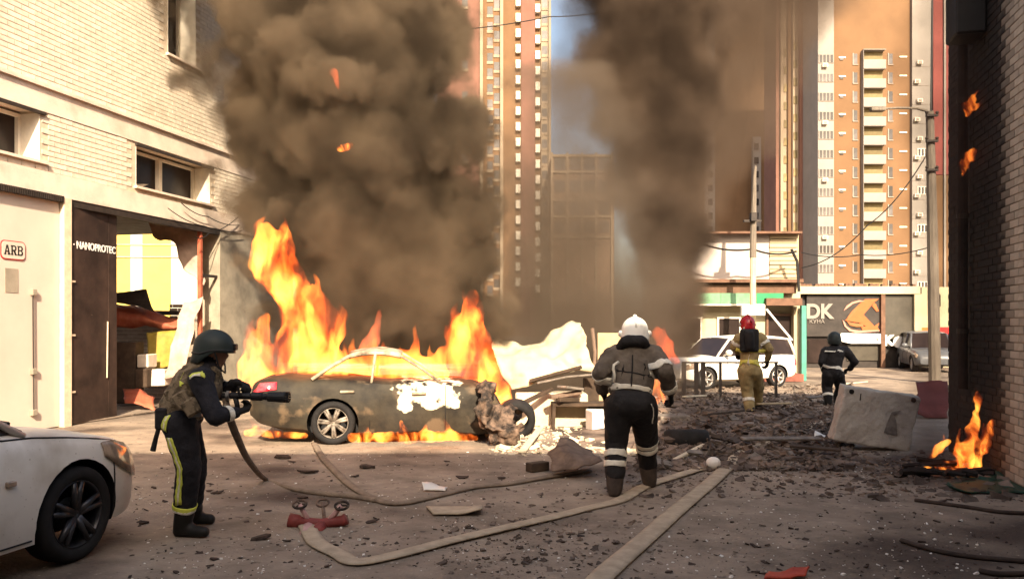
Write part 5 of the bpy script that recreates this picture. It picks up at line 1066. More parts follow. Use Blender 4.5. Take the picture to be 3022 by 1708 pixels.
glove(p3, a3(1412, 502, .33), Vector((.2, .8, -.3)), Vector((0, 0, -1)), right=False, sc=1.15); glove(p3, a3(1592, 545, .13), Vector((0, .4, -1)), Vector((-1, 0, 0)), sc=1.15)
# --- the dark figure by the shop
Y4 = 17.1
def a4(x, y, dy=0.0): return W(2000+x/1.604, 800+y/1.604, Y4+dy)
p4 = thing("person", "stooping firefighter in dark gear with pale shoulder tape before the shop", "person", (a4(725, 630).x, Y4, 0))
sg = []; face(sg, a4(742, 322, .12), Vector((.25, 1, -.2)).normalized(), 1)
sg += [(a4(742, 352, .08), a4(742, 335, .1), .085, .08, 0), (a4(735, 478, 0), a4(738, 440, .02), .17, .165, 0), (a4(738, 440, .02), a4(745, 390, .05), .17, .19, 0), (a4(705, 378, .05), a4(795, 378, .05), .105, .105, 0),
       (a4(695, 385, .04), a4(682, 430, 0), .095, .08, 0), (a4(682, 430, 0), a4(692, 472, .15), .07, .055, 0), (a4(805, 388, .04), a4(838, 428, .05), .095, .08, 0), (a4(838, 428, .05), a4(815, 462, .3), .075, .058, 0),
       (a4(715, 490, 0), a4(706, 545, .12), .14, .11, 0), (a4(706, 545, .12), a4(712, 598, 0), .11, .095, 0), (a4(758, 490, 0), a4(772, 548, .25), .14, .11, 0), (a4(772, 548, .25), a4(756, 598, .4), .105, .09, 0)]
bd = fuse("body", sg, ["suit_black", "skin"], p4, voxel=.02, fold=.012)
helmet(p4, a4(742, 318, .10), Vector((.25, 1, -.1)), "helmet_green", r=.142)
for q in (((690, 372), (735, 362)), ((770, 365), (815, 372))): stripe("shoulder_tape", p4, bd, [a4(*q[0], -.2), a4(*q[1], -.2)], Vector((0, -1, .3)), .05, "reflective")
band("waist_tape", p4, bd, a4(737, 462, 0), a4(738, 440, .02), .24, .05, "reflective"); band("leg_tape", p4, bd, a4(711, 588, .02), a4(706, 545, .12), .13, .06, "reflective")
boot(p4, a4(712, 598, 0), Vector((a4(712, 630).x, Y4-.02, 0)), Vector((a4(716, 630).x, Y4+.22, 0)), "boot_black", r=.06); boot(p4, a4(756, 600, .4), Vector((a4(756, 630, .4).x, Y4+.40, 0)), Vector((a4(762, 630, .5).x, Y4+.64, 0)), "boot_black", r=.06)
glove(p4, a4(692, 474, .16), Vector((.1, .4, -1)), Vector((1, 0, 0)), right=False, sc=1.15); glove(p4, a4(815, 463, .31), Vector((-.3, .8, -.2)), Vector((0, 0, -1)), sc=1.15)
# ---------------------------------------------------------------- wreckage, rubble, hoses
pmat("sheet_cream", (0.47, 0.40, 0.265), var=0.10, scale=2, rough=0.5, bump=0.15, bscale=10)
blotch(MAT["sheet_cream"], (0.30, 0.24, 0.16), 3, .62, .75)
pmat("scrap_charred", (0.022, 0.016, 0.013), col2=(0.19, 0.125, 0.09), scale=7, rough=0.8, bump=.6, bscale=30, lo=.42, hi=.66)
pmat("board_tan", (0.42, 0.31, 0.18), var=0.15, scale=3, rough=0.8)
pmat("slab_pale", (0.56, 0.47, 0.34), var=0.12, scale=4, rough=0.9, bump=.3)
pmat("timber_dark", (0.055, 0.036, 0.024), var=0.35, scale=5, rough=0.85)
pmat("scrap_brown", (0.11, 0.072, 0.052), col2=(0.22, 0.15, 0.11), scale=5, rough=0.85, bump=.5, bscale=20)
pmat("scrap_grey", (0.10, 0.085, 0.072), col2=(0.24, 0.20, 0.165), scale=7, rough=0.8, bump=.4, bscale=25)
pmat("rubble_mix", (0.062, 0.045, 0.036), col2=(0.27, 0.20, 0.155), scale=2.2, rough=0.9, lo=.42, hi=.70)
pmat("litter_dark", (0.045, 0.030, 0.023), var=.4, scale=5, rough=.9)
pmat("litter_pale", (0.45, 0.40, 0.34), var=.3, scale=5, rough=.8)
pmat("hose_canvas", (0.40, 0.32, 0.23), var=0.16, scale=9, rough=0.9, bump=.4, bscale=70)
pmat("hose_dirty", (0.20, 0.15, 0.11), var=0.2, scale=9, rough=0.9, bump=.4, bscale=70)
pmat("valve_red", (0.20, 0.040, 0.035), var=.25, scale=8, rough=.6)
pmat("valve_pink", (0.50, 0.30, 0.28), var=.15, scale=8, rough=.5)
pmat("block_concrete", (0.36, 0.31, 0.26), col2=(0.48, 0.43, 0.36), scale=3, rough=.9, bump=.4, bscale=30)
pmat("tarp_green", (0.012, 0.045, 0.028), var=.3, scale=5, rough=.6)
pmat("plastic_white", (0.74, 0.70, 0.64), var=.05, scale=6, rough=.4)
pmat("scrap_red", (0.42, 0.06, 0.03), var=.2, scale=6, rough=.6)
pmat("awning_red", (0.16, 0.035, 0.028), var=.2, scale=3, rough=.7)
def q3(x, y): return 1350+x/3.2357, 900+y/3.2357
def sheet(name, mat, top, bot, Y0, Y1_, label, cat, amp=.06, sc=1.6, seed=0, nu=22, nv=12, bulge=0.0, thick=.012, zoom=q3, group=None):
    """a bent metal sheet between a top and a bottom outline"""
    rows = []
    def along(pl, u):
        L = [0]
        for i in range(len(pl)-1): L.append(L[-1]+math.dist(pl[i], pl[i+1]))
        d = u*L[-1]
        for i in range(len(pl)-1):
            if d <= L[i+1]+1e-9: t = (d-L[i])/max(L[i+1]-L[i], 1e-9); return (pl[i][0]+(pl[i+1][0]-pl[i][0])*t, pl[i][1]+(pl[i+1][1]-pl[i][1])*t)
        return pl[-1]
    for i in range(nu+1):
        u = i/nu; a = zoom(*along(top, u)); b = zoom(*along(bot, u)); row = []
        for j in range(nv+1):
            v = j/nv; Y = Y0+(Y1_-Y0)*v+bulge*math.sin(math.pi*v); row.append(W(a[0]+(b[0]-a[0])*v, a[1]+(b[1]-a[1])*v, Y))
        rows.append(row)
    mb = MB(); mb.grid(rows); crumple(mb, amp, sc, seed); crumple(mb, amp*.28, sc*3.6, seed+7)
    for v in mb.v: v.z = max(v.z, .02)
    return solo(mb, name, mat, label, cat, group, smooth=True, solid=thick, recalc=False)
sheet("crumpled_sheet", "sheet_cream", [(330, 375), (620, 355), (820, 345), (960, 255), (1080, 168), (1160, 165)], [(500, 800), (700, 735), (900, 705), (1100, 680), (1250, 665), (1330, 645)], 14.6, 13.6, "large crumpled cream metal panel standing right of the bonnet fire", "metal sheet", amp=.17, sc=1.7, bulge=-.25, nu=40, nv=24)
m = MB(); a, b = W(*q3(690, 725), 13.45), W(*q3(1185, 590), 13.5); m.tube([a, b], .06, 6, flat=.5); solo(m, "roof_strip", "timber_dark", "dark strip lying across the crumpled cream panel", "strip")
m = MB(); a, b = W(*q3(760, 745), 13.2), W(*q3(1330, 660), 13.4); m.tube([a, a.lerp(b, .5)+Vector((0, 0, .03)), b], .035, 6, flat=.5); solo(m, "bent_bar", "scrap_grey", "bent grey bar along the lower edge of the cream panel", "bar")
m = MB(); fbox(m, 1764, 1840, 16.5, 0, fy(982, 16.5), .06); solo(m, "standing_board", "board_tan", "tan board standing behind the white-helmeted firefighter's left shoulder", "board")
m = MB(); m.tube([W(1750, 1140, 15.5), W(1756, 1040, 15.5), W(1748, 968, 15.5)], .035, 7); solo(m, "bent_post", "scrap_brown", "thin bent post between the cream panel and the tan board", "post")
def beam(name, mat, p0, p1, w, h, label, cat="beam", roll=0.0, group=None, bevel=.006):
    d = (p1-p0); L = d.length; q = d.to_track_quat('X', 'Z').to_matrix() @ Matrix.Rotation(roll, 3, 'X'); m = MB(); m.box((p0+p1)/2, (L, w, h), rot=q); return solo(m, name, mat, label, cat, group, bevel=bevel)
def g3(x, y, z=0.0): return G(*q3(x, y), z)
m = MB(); a, b = g3(560, 1165), g3(1250, 1165); m.obox(a, b-a, Vector((0, .9, 0)), Vector((0, 0, .55))); crumple(m, .05, 1.2, 4); solo(m, "wall_slab", "slab_pale", "pale fallen wall slab behind the torn wing", "slab", bevel=.02)
m = MB()
a = g3(905, 1190); ww, hh, dd = .95, .42, .5
for o_, s_ in (((0, 0, .0), (.05, dd, hh)), ((ww-.05, 0, .0), (.05, dd, hh)), ((.05, 0, hh-.05), (ww-.1, dd, .05)), ((.05, dd-.03, 0), (ww-.1, .03, hh-.05))): m.obox(a+Vector(o_), (s_[0], 0, 0), (0, s_[1], 0), (0, 0, s_[2]))
crumple(m, .03, 3, 2); br = solo(m, "broken_cabinet", "timber_dark", "broken open cabinet lying left of the white-helmeted firefighter's knees", "cabinet")
m = MB(); a = g3(1275, 1115); m.box(a+Vector((0, 0, .38)), (.26, .22, .76)); crumple(m, .03, 3, 5); solo(m, "charred_post", "timber_dark", "charred upright block at the white-helmeted firefighter's left hand", "block")
k = 0
for (x0, y0, x1, y1, w, h, mt, lb) in ((640, 930, 900, 800, .10, .05, "timber_dark", "dark plank sloping up below the cream panel"), (880, 880, 1170, 830, .12, .06, "scrap_brown", "brown plank above the pale slab"), (960, 900, 1150, 905, .10, .07, "timber_dark", "short dark beam on top of the pale slab"), (1000, 780, 1160, 800, .22, .04, "scrap_grey", "grey tilted plate beside the firefighter's arm")):
    Y = 13.0; beam("plank", mt, W(*q3(x0, y0), Y), W(*q3(x1, y1), Y+.3), w, h, lb, "plank")
m = MB(); c = g3(1350, 1200); m.box(c+Vector((0, 0, .17)), (.34, .3, .34), rot=Matrix.Rotation(.3, 3, 'Z')); crumple(m, .02, 4, 1); solo(m, "white_box", "plastic_white", "crushed white box at the firefighter's left knee", "box", bevel=.015)
m = MB(); c = G(1985, 1265); m.box(c+Vector((0, 0, .12)), (.5, .3, .22), rot=Matrix.Rotation(.15, 3, 'Z')); crumple(m, .02, 4, 3); solo(m, "grey_box", "scrap_grey", "crushed grey box right of the white-helmeted firefighter's knees", "box", bevel=.015)
# torn front wing and engine of the burning car
wing_t = sheet("torn_wing", "scrap_charred", [(215, 800), (290, 735), (350, 770), (370, 900), (430, 980), (540, 960)], [(165, 1020), (230, 1180), (300, 1320), (420, 1310), (560, 1320), (640, 1290)], 11.55, 11.25, "torn brown front wing lying at the nose of the burning car", "car part", amp=.17, sc=4.0, seed=3, bulge=-.16, thick=.015, nu=36, nv=24)
m = MB(); c = g3(430, 1250); m.ball(c+Vector((0, .35, .30)), (.30, .25, .28), 14, 10); crumple(m, .10, 5, 3); m.tube([c+Vector((-.1, .1, .35)), c+Vector((-.02, -.02, .32))], .09, 12); m.tube([c+Vector((.22, .1, .42)), c+Vector((.25, .0, .40))], .08, 12); m.tube([c+Vector((-.2, .1, .12)), c+Vector((.2, .0, .1)), c+Vector((.5, .1, .05))], .05, 8); solo(m, "burnt_engine", "scrap_charred", "burnt engine lump behind the torn wing", "engine", smooth=True)
m = MB(); lathe(m, [(.20, -.09), (.22, -.11), (.28, -.11), (.31, -.07), (.31, .07), (.28, .11), (.22, .11), (.20, .09)], (0, 0, 0), 24)
for v in m.v: v.rotate(Matrix.Rotation(R(20), 3, 'X')); v += G(1520, 1300)+Vector((0, .5, .26))
solo(m, "spare_car_tyre", "tyre", "burnt tyre behind the torn wing", "tyre", smooth=True)
# heaps in the foreground edge of the light
sheet("scrap_heap", "scrap_brown", [(900, 1395), (960, 1285), (1040, 1280), (1110, 1310), (1180, 1345), (1300, 1400)], [(860, 1560), (960, 1575), (1060, 1580), (1180, 1575), (1300, 1560), (1420, 1500)], 9.55, 8.85, "brown crumpled scrap heap left of the white-helmeted firefighter", "scrap", amp=.09, sc=2.2, seed=6, bulge=-.12)
beam("dark_beam", "timber_dark", G(1560, 1392)+Vector((0, 0, .05)), G(1612, 1385)+Vector((0, 0, .05)), .12, .10, "short dark beam end left of the scrap heap")
m = MB(); c = G(1664, 1345); m.ball(c+Vector((0, -.05, .18)), .055, 12, 8); solo(m, "white_bottle", "plastic_white", "small white bottle on the scrap heap", "bottle", smooth=True)
m = MB(); c = G(2105, 1385); m.ball(c+Vector((0, 0, .075)), (.085, .08, .075), 14, 10); solo(m, "white_ball", "plastic_white", "white ball-like container where the hoses meet", "container", smooth=True)
beam("bent_strip", "slab_pale", G(1540, 1340)+Vector((0, 0, .03)), G(1595, 1285)+Vector((0, 0, .12)), .10, .03, "pale bent strip left of the scrap heap", "strip"); beam("pale_stick", "slab_pale", G(1990, 1365)+Vector((0, 0, .03)), G(2078, 1325)+Vector((0, 0, .06)), .06, .04, "pale stick pointing right beyond the walking firefighter", "stick")
m = MB(); lathe(m, [(.18, -.09), (.20, -.11), (.27, -.11), (.31, -.07), (.31, .07), (.27, .11), (.20, .11), (.18, .09)], (0, 0, 0), 24)
for v in m.v: v.rotate(Matrix.Rotation(R(84), 3, 'X')); v += G(2035, 1322)+Vector((0, .2, .12))
solo(m, "discarded_car_tyre", "tyre", "loose dark tyre lying in the rubble right of the walking firefighter", "tyre", smooth=True)
# leaning concrete block with lifting holes
def q8(x, y): return 2000+x/1.604, 800+y/1.604
cb = thing("concrete_block", "tilted pale concrete block with two lifting holes, beside the wall fire", "concrete block", G(2570, 1330))
yb0 = 3960/(1330-HZ); c0 = [W(*q8(x, y), yb0) for x, y in ((730, 800), (1095, 858), (1185, 602), (815, 545))]; dv = Vector((.10, .42, 0)); lean = Vector((0, .16, 0)); c0[2] += lean; c0[3] += lean
m = MB(); m.add(c0+[p+dv for p in c0], [(0, 1, 2, 3), (7, 6, 5, 4), (0, 4, 5, 1), (1, 5, 6, 2), (2, 6, 7, 3), (3, 7, 4, 0)]); blk = m.build("block", "block_concrete", cb)
baked(blk, [('REMESH', dict(mode='VOXEL', voxel_size=.022)), ('SMOOTH', dict(factor=.5, iterations=4))])
for v in blk.data.vertices:
    q = v.co*4; v.co += Vector((noise.noise(q), noise.noise(q+Vector((3, 1, 2))), noise.noise(q+Vector((7, 4, 1)))))*.022+Vector((noise.noise(q*4), noise.noise(q*4+Vector((3, 1, 2))), noise.noise(q*4+Vector((7, 4, 1)))))*.007
blk.data.materials.clear(); blk.data.materials.append(MAT["block_concrete"])
def on_b(u, v, off=-.004): return c0[0].lerp(c0[1], u).lerp(c0[3].lerp(c0[2], u), v)+Vector((0, off, 0))
for u, v in ((.10, .91), (.90, .93)): m = MB(); p = on_b(u, v, -.014); m.tube([p, p+Vector((0, .05, 0))], .032, 12); m.build("lifting_hole", "soot", cb)
m = MB(); m.add([on_b(.62, .28, -.012), on_b(.80, .26, -.012), on_b(.74, .52, -.012), on_b(.70, .60, -.012), on_b(.78, .72, -.012), on_b(.66, .66, -.012), on_b(.64, .5, -.006)], [(0, 1, 2, 3, 4, 5, 6)]); m.build("stain", "scrap_grey", cb, solid=.002)
m = MB(); m.tube([on_b(.22, .90, -.01), on_b(.23, .78, -.01)], .006, 5); m.build("crack", "soot", cb)
# hoses
def hose(name, pix, w, label, mat="hose_canvas", flat=.2, z=.018, lift=None, cat="hose"):
    P = [G(x, y)+Vector((0, 0, z)) for x, y in pix]
    if lift:
        for i, dz in lift.items(): P[i] = W(pix[i][0], pix[i][1], dz)
    out = []
    for i in range(len(P)-1):
        p0, p1, p2, p3 = P[max(i-1, 0)], P[i], P[i+1], P[min(i+2, len(P)-1)]
        for k in range(8):
            t = k/8; out.append(.5*((2*p1)+(p2-p0)*t+(2*p0-5*p1+4*p2-p3)*t*t+(3*p1-p0-3*p2+p3)*t**3))
    out.append(P[-1]); m = MB(); m.tube(out, [w*(1+.08*noise.noise(q*2.5)) for q in out], 10, flat=flat, up=(0, 0, 1)); return solo(m, name, mat, label, cat, smooth=True)
hose("fire_hose", [(1745, 1740), (1800, 1685), (1900, 1598), (2010, 1500), (2100, 1425), (2145, 1382), (2180, 1345), (2260, 1308), (2350, 1275), (2450, 1240)], .088, "flat tan fire hose running from the bottom centre towards the rubble")
hose("fire_hose", [(905, 1555), (935, 1605), (1000, 1640), (1055, 1664), (1180, 1640), (1330, 1600), (1500, 1560), (1640, 1528), (1730, 1505), (1830, 1480), (1900, 1440), (1990, 1410), (2070, 1385)], .072, "flat tan fire hose running from the red valve past the walking firefighter's feet")
hose("fire_hose", [(928, 1312), (950, 1350), (985, 1390), (1040, 1440), (1110, 1478), (1180, 1490), (1290, 1468), (1400, 1442), (1500, 1432), (1610, 1412), (1740, 1392)], .045, "thin curved fire hose swinging across the middle of the ground", mat="hose_dirty", flat=.5)
hose("nozzle_hose", [(664, 1172), (676, 1225), (700, 1290), (735, 1360), (785, 1418), (870, 1448), (960, 1462), (1040, 1470), (1110, 1482)], .030, "narrow hose hanging from the nozzle to the ground", mat="hose_dirty", flat=.9, lift={0: 6.42, 1: 6.46, 2: 6.75, 3: 7.6})
# valve with two hand wheels
vv = thing("hose_valve", "red hose dividing valve with two pink stems lying on the ground", "valve", G(940, 1560))
def av(x, y, Y=6.75): return W(700+x/2.576, 1250+y/2.576, Y)
m = MB(); m.tube([av(395, 730), av(470, 745), av(480, 745), av(640, 765), av(800, 735), av(830, 720)], [.06, .06, .045, .05, .045, .05], 10); m.build("body", "valve_red", vv, smooth=True)
m = MB(); m.tube([av(600, 830, 6.6), av(650, 770)], [.055, .05], 10); m.build("outlet", "valve_red", vv, smooth=True)
m = MB(); m.tube([av(520, 860, 6.5), av(545, 780)], [.06, .05], 10); m.build("outlet", "valve_pink", vv, smooth=True)
for (x0, y0, x1, y1) in ((545, 745, 475, 610), (690, 745, 795, 620)):
    m = MB(); m.tube([av(x0, y0), av(x1, y1)], [.026, .020], 8); st = m.build("stem", "valve_pink", vv, smooth=True)
    c = av(x1, y1); m = MB(); rg_ = [c+Vector((math.cos(a)*.055, math.sin(a)*.04, math.sin(a)*.025)) for a in [2*math.pi*i/18 for i in range(19)]]; m.tube(rg_, .011, 6); 
    for i in (0, 6, 12): m.tube([c, rg_[i]], .008, 5)
    m.build("hand_wheel", "scrap_charred", st, smooth=True)
m = MB(); c = av(650, 600, 6.9); rg_ = [c+Vector((math.cos(a)*.05, math.sin(a)*.04, math.sin(a)*.022)) for a in [2*math.pi*i/18 for i in range(19)]]; m.tube(rg_, .010, 6); m.tube([c, av(665, 740)], .016, 7); m.build("hand_wheel", "scrap_charred", vv, smooth=True)
# things round the wall fire
m = MB()
for i in range(26):
    p = G(2700+rng.random()*240, 1375+rng.random()*40)+Vector((0, 0, .03+.05*rng.random())); a = rng.random()*6.3; d = Vector((math.cos(a), math.sin(a)*.6, rng.uniform(-.1, .2)))*rng.uniform(.08, .3); m.tube([p-d, p+d], rng.uniform(.015, .04), 5)
o = solo(m, "burnt_wood", "soot", "heap of burnt sticks under the wall fire", "debris", kind="stuff")
sheet("green_tarp", "tarp_green", [(2830, 1410), (2930, 1400), (3060, 1405)], [(2800, 1450), (2920, 1475), (3060, 1480)], 8.9, 8.0, "dark green tarpaulin crumpled at the foot of the right wall", "tarpaulin", amp=.09, sc=5, zoom=lambda x, y: (x, y), seed=2)
for i, (pts, lb) in enumerate((([(2660, 1600), (2760, 1630), (2880, 1650), (3060, 1665)], "upper black cable in the lower right corner"), ([(2700, 1480), (2850, 1500), (2950, 1515), (3060, 1520)], "black cable below the green tarpaulin"), ([(2890, 1690), (2950, 1700), (3060, 1698)], "lowest black cable in the lower right corner"))): hose("loose_cable", pts, .022, lb, mat="litter_dark", flat=.8, cat="cable")
sheet("red_scrap", "scrap_red", [(2270, 1695), (2330, 1680), (2390, 1672)], [(2250, 1712), (2320, 1712), (2380, 1700)], 5.4, 5.3, "orange red scrap at the bottom edge", "scrap", amp=.03, sc=9, zoom=lambda x, y: (x, y), nu=10, nv=4)
sheet("red_awning", "awning_red", [(2705, 1128), (2745, 1120), (2790, 1128)], [(2695, 1220), (2745, 1236), (2800, 1236)], 15.5, 14.6, "dull red sheet slumped behind the concrete block", "sheet", amp=.08, sc=2, zoom=lambda x, y: (x, y), nu=12, nv=6)
sheet("white_scrap", "plastic_white", [(2405, 1270), (2425, 1280), (2450, 1290)], [(2400, 1295), (2420, 1300), (2445, 1302)], 11.9, 11.8, "white torn scrap left of the concrete block", "scrap", amp=.02, sc=9, zoom=lambda x, y: (x, y), nu=6, nv=3)
sheet("crushed_bottle", "plastic_white", [(1245, 1425), (1280, 1422), (1318, 1440)], [(1250, 1455), (1285, 1462), (1310, 1460)], 8.3, 8.15, "pale crushed canister beside the curved hose", "canister", amp=.03, sc=8, zoom=lambda x, y: (x, y), nu=10, nv=6, bulge=-.05)
sheet("flat_board", "hose_canvas", [(1258, 1500), (1310, 1498), (1420, 1492)], [(1278, 1528), (1340, 1522), (1425, 1500)], 7.4, 7.1, "flat tan board lying below the curved hose", "board", amp=.01, sc=4, zoom=lambda x, y: (x, y), nu=8, nv=4)
m = MB(); a = G(2390, 1128); m.tube([G(2490, 1135)+Vector((0, 0, .02)), G(2560, 1128)+Vector((0, 0, .02))], .02, 6); 
solo(m, "kerb_pipe", "slab_pale", "thin pale pipe on the street behind the stooping firefighter", "pipe")
# scraps of the foreground that can be picked out one by one
spots = [(835, 1352, 55), (905, 1395, 70), (860, 1363, 30), (1085, 1382, 50), (1045, 1408, 32), (1318, 1362, 24), (1360, 1410, 45), (1480, 1412, 30), (895, 1470, 40), (790, 1508, 26), (770, 1590, 70), (845, 1598, 30), (820, 1608, 14), (968, 1672, 26), (1080, 1590, 26), (1050, 1712, 24), (1510, 1540, 34), (1545, 1560, 22), (1100, 1540, 48), (640, 1455, 44), (455, 1440, 24), (615, 1450, 20), (2470, 1626, 20), (2250, 1552, 22), (2265, 1610, 22), (2170, 1630, 18), (2330, 1485, 16), (2735, 1485, 26), (1975, 1690, 26), (2230, 1690, 34), (1925, 1650, 20), (420, 1545, 34), (520, 1690, 26), (390, 1640, 16), (620, 1670, 30), (1660, 1600, 22), (1720, 1640, 18), (1560, 1690, 20), (2600, 1560, 18), (2050, 1600, 14)]
SOLO = {(835, 1352): "dark strip of scrap nearest the shadow edge below the car's rear wheel", (905, 1395): "long dark scrap below the car's rear wheel", (1085, 1382): "dark scrap to the right of the curved hose's top", (770, 1590): "long dark scrap just left of the red valve", (1100, 1540): "dark flat scrap to the right of the red valve", (895, 1470): "dark scrap right behind the red valve's hand wheels", (640, 1455): "dark flat scrap right behind the nozzle firefighter's boots", (1360, 1410): "dark scrap above the pale crushed canister", (2230, 1690): "dark scrap left of the orange red scrap at the bottom edge", (420, 1545): "dark scrap between the white car and the nozzle firefighter's boots", (1510, 1540): "dark scrap between flat board and long hose"}
variants = []
for i in range(5):
    m = MB(); k = 7; pl = [(math.cos(2*math.pi*j/k)*rng.uniform(.3, .55), math.sin(2*math.pi*j/k)*rng.uniform(.2, .5)) for j in range(k)]; m.prism(pl, (0, 0, 0), (1, 0, 0), (0, 1, 0), (0, 0, .16)); crumple(m, .10, 3, i*3.1); o = m.build("tmp", "litter_dark"); variants.append(o.data); bpy.data.objects.remove(o)
for i, (x, y, w) in enumerate(spots):
    p = G(x, y); o = bpy.data.objects.new("scrap", variants[i % 5]); COL.objects.link(o); s_ = w*p.y/F; o.location = p+Vector((0, 0, .004)); o.scale = (s_, s_*rng.uniform(.5, 1.0), s_*rng.uniform(.4, .9)); o.rotation_euler = (rng.uniform(-.15, .15), rng.uniform(-.2, .2), rng.uniform(-.5, .5))
    lb = SOLO.get((x, y))
    tag(o, lb or "dark scrap of debris lying loose on the foreground ground", "scrap", "loose dark scraps on the foreground")
def scatter(name, mat, n, pick, size, label, seed, hgt=.6, pile=None, cat="rubble"):
    rg = random.Random(seed); m = MB()
    for i in range(n):
        x, y = pick(rg); s_ = size[0]*(size[1]/size[0])**(rg.random()**2.2); z0 = pile(x, y)*rg.random() if pile else 0
        rot = Matrix.Rotation(rg.random()*6.28, 3, 'Z') @ Matrix.Rotation(rg.uniform(-.6, .6), 3, 'X') @ Matrix.Rotation(rg.uniform(-.5, .5), 3, 'Y')
        hx, hy, hz = s_*rg.uniform(.5, 1.3), s_*rg.uniform(.3, .9), s_*hgt*rg.uniform(.15, .6); c = Vector((x, y, z0+hz*.35))
        vs_ = [c+rot @ Vector((sx*hx*rg.uniform(.6, 1), sy*hy*rg.uniform(.6, 1), sz*hz)) for sx, sy, sz in ((-1, -1, -1), (1, -1, -1), (1, 1, -1), (-1, 1, -1), (-1, -1, 1), (1, -1, 1), (1, 1, 1), (-1, 1, 1))]
        m.add(vs_, [(3, 2, 1, 0), (4, 5, 6, 7), (0, 1, 5, 4), (1, 2, 6, 5), (2, 3, 7, 6), (3, 0, 4, 7)])
    return solo(m, name, mat, label, cat, kind="stuff", recalc=False)
def zone(px0, px1, y0, y1):
    def pick(rg):
        p = G(rg.uniform(px0, px1), y0+(y1-y0)*rg.random()); return p.x, p.y
    return pick
def mound(x, y): return .20*math.exp(-((x-3.4)/1.9)**2-((y-15.5)/2.6)**2)+.16*math.exp(-((x-2.4)/1.2)**2-((y-12.3)/1.4)**2)
mb = MB(); mb.grid([[Vector((-.5+8.5*i/44, 9.6+10*j/50, -.035+mound(-.5+8.5*i/44, 9.6+10*j/50)+.05*max(0, noise.noise(Vector((i*.5, j*.5, 3))))*min(1, i/8, (44-i)/8, j/12, (50-j)/8))) for j in range(51)] for i in range(45)]); o = mb.build("rubble_mound", "rubble_mix", smooth=True, recalc=False); tag(o, "low mound of dark dirt and rubble right of the centre", "rubble", None, "stuff")
if o.data.polygons[0].normal.z < 0: o.data.flip_normals()
scatter("rubble", "rubble_mix", 8500, zone(1880, 2520, 1135, 1390), (.010, .10), "dark broken rubble heaped right of the walking firefighter", 11, pile=lambda x, y: mound(x, y)*1.1+.02)
scatter("rubble_fringe", "rubble_mix", 1500, zone(1800, 2650, 1340, 1470), (.006, .06), "thinning rubble along the near edge of the heap", 21)
scatter("rubble_pale", "scrap_grey", 700, zone(1900, 2500, 1140, 1390), (.010, .11), "grey and pale pieces mixed into the dark rubble", 22, pile=lambda x, y: mound(x, y)*1.15+.04)
scatter("rubble_brown", "scrap_brown", 260, zone(1900, 2500, 1140, 1390), (.010, .09), "brown pieces mixed into the dark rubble", 23, pile=lambda x, y: mound(x, y)*1.15+.04)
for x0, y0, x1, y1, mt, lb in ((2190, 1330, 2420, 1318, "scrap_grey", "long grey lath lying below the concrete block's left side"), (2080, 1275, 2190, 1250, "timber_dark", "dark plank on the rubble left of the hose's far end"), (2240, 1230, 2330, 1212, "board_tan", "tan plank behind the red-helmeted firefighter's heels"), (2330, 1345, 2480, 1352, "timber_dark", "dark plank at the near edge of the rubble"), (2020, 1215, 2080, 1195, "slab_pale", "pale plank end below the railing"), (2380, 1190, 2460, 1180, "scrap_grey", "grey plank at the stooping firefighter's feet")):
    beam("plank", mt, G(x0, y0)+Vector((0, 0, .12+mound(G(x0, y0).x, G(x0, y0).y)*.9)), G(x1, y1)+Vector((0, 0, .10+mound(G(x1, y1).x, G(x1, y1).y)*.9)), .10, .03, lb, "plank", roll=rng.uniform(-.3, .3))
scatter("lit_rubble", "slab_pale", 1100, zone(1440, 2010, 1215, 1345), (.015, .12), "pale rubble in the sunlight behind the walking firefighter", 12)
scatter("fine_litter", "litter_dark", 1800, zone(380, 3000, 1330, 1708), (.005, .030), "small dark litter over the foreground ground", 13, hgt=.4, cat="litter")
scatter("glass_crumbs", "plastic_white", 900, zone(380, 2900, 1330, 1708), (.005, .018), "tiny pale glass crumbs over the foreground ground", 14, hgt=.8, cat="litter")
scatter("wall_litter", "rubble_mix", 700, zone(2500, 3022, 1330, 1480), (.012, .10), "dark rubble along the foot of the right wall", 15)
scatter("hose_litter", "rubble_mix", 900, zone(1300, 1950, 1440, 1708), (.006, .04), "grey brown grit between the two hoses", 16, hgt=.5, cat="litter")
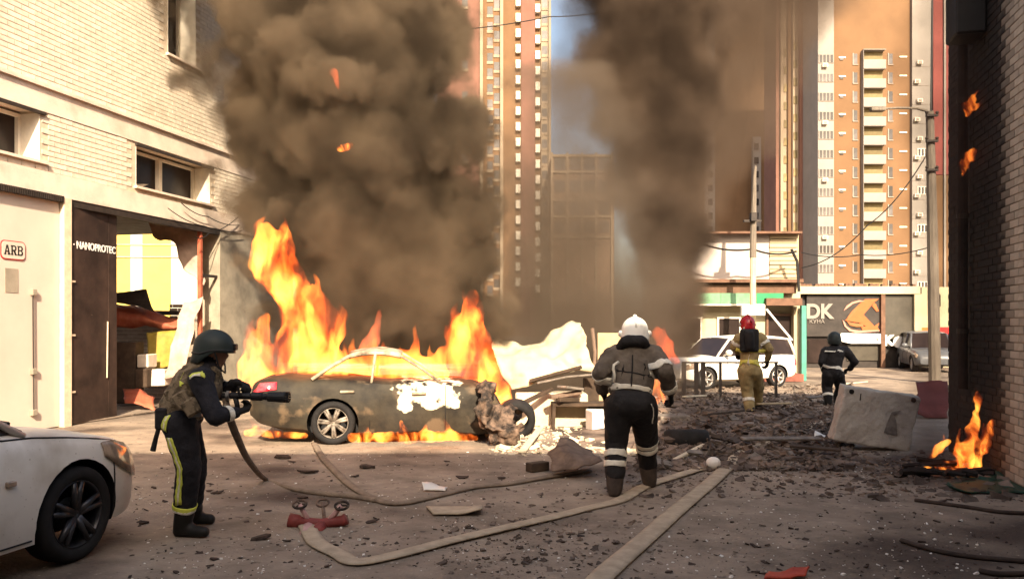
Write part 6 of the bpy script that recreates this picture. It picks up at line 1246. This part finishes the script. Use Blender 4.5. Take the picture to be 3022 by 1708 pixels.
# inside the gateway
def gi(x, y, Y): return W(x/2.0803, 600+y/2.0803, Y)
def zz2(x, y): return x/2.0803, 600+y/2.0803
sheet("bent_roof_plate", "rust_red", [(690, 600), (820, 620), (930, 660), (1060, 700), (1170, 715)], [(690, 760), (800, 770), (930, 765), (1060, 775), (1165, 770)], 18.2, 17.8, "rust red bent panel hanging across the gateway", "metal plate", amp=.12, sc=1.5, zoom=zz2, bulge=-.3)
sheet("wire_mesh", "dark_iron", [(690, 545), (800, 535), (895, 530)], [(700, 600), (830, 620), (950, 670)], 17.6, 17.4, "dark crumpled mesh above the rust red panel", "mesh", amp=.05, sc=3, zoom=zz2, nu=12, nv=4)
sheet("hanging_sheet", "torn_sheet", [(900, 95), (980, 115), (1090, 130), (1245, 165)], [(960, 230), (1050, 250), (1130, 400), (1230, 520)], 17.6, 17.2, "torn sheet hanging from the gateway lintel", "sheet", amp=.16, sc=1.6, zoom=zz2, seed=4)
sheet("yellow_panel", "yellow_cabinet", [(900, 790), (1000, 790), (1190, 780)], [(900, 1010), (1000, 1015), (1060, 1000)], 17.4, 17.2, "yellow cabinet side standing inside the gateway", "cabinet", amp=.05, sc=2, zoom=zz2)
sheet("bent_door_leaf", "torn_sheet", [(1120, 600), (1180, 590), (1235, 570)], [(1000, 1080), (1060, 1060), (1130, 1000)], 17.0, 16.6, "bright white bent door leaf beside the gate post", "door", amp=.08, sc=2, zoom=zz2)
for (x0, y0, x1, y1, Y, mt, nm, lb) in ((700, 850, 830, 1230, 16.6, "timber_dark", "dark_locker", "dark locker in the shade of the gateway"), (840, 930, 910, 1010, 16.6, "box_white", "carton", "small white carton beside the dark locker"), (830, 1015, 905, 1130, 16.4, "timber_dark", "dark_crate", "dark crate below the white carton"), (905, 1020, 1010, 1120, 16.6, "box_white", "carton", "larger pale carton below the yellow cabinet")):
    a, b = gi(x0, y0, Y), gi(x1, y1, Y); m = MB(); m.obox((a.x, Y, max(b.z, .03)), (b.x-a.x, 0, 0), (0, .4, 0), (0, 0, a.z-max(b.z, .03))); crumple(m, .03, 2, Y); solo(m, nm, mt, lb, "box" if nm == "carton" else ("locker" if "locker" in nm else "crate"), bevel=.02)
sheet("rusty_scrap", "rust_red", [(760, 1150), (850, 1130), (950, 1190)], [(770, 1230), (850, 1240), (960, 1265)], 16.2, 15.8, "rust red scrap on the gateway floor", "scrap", amp=.07, sc=4, zoom=zz2, nu=12, nv=5)
bpy.data.scenes.remove(BENCH)
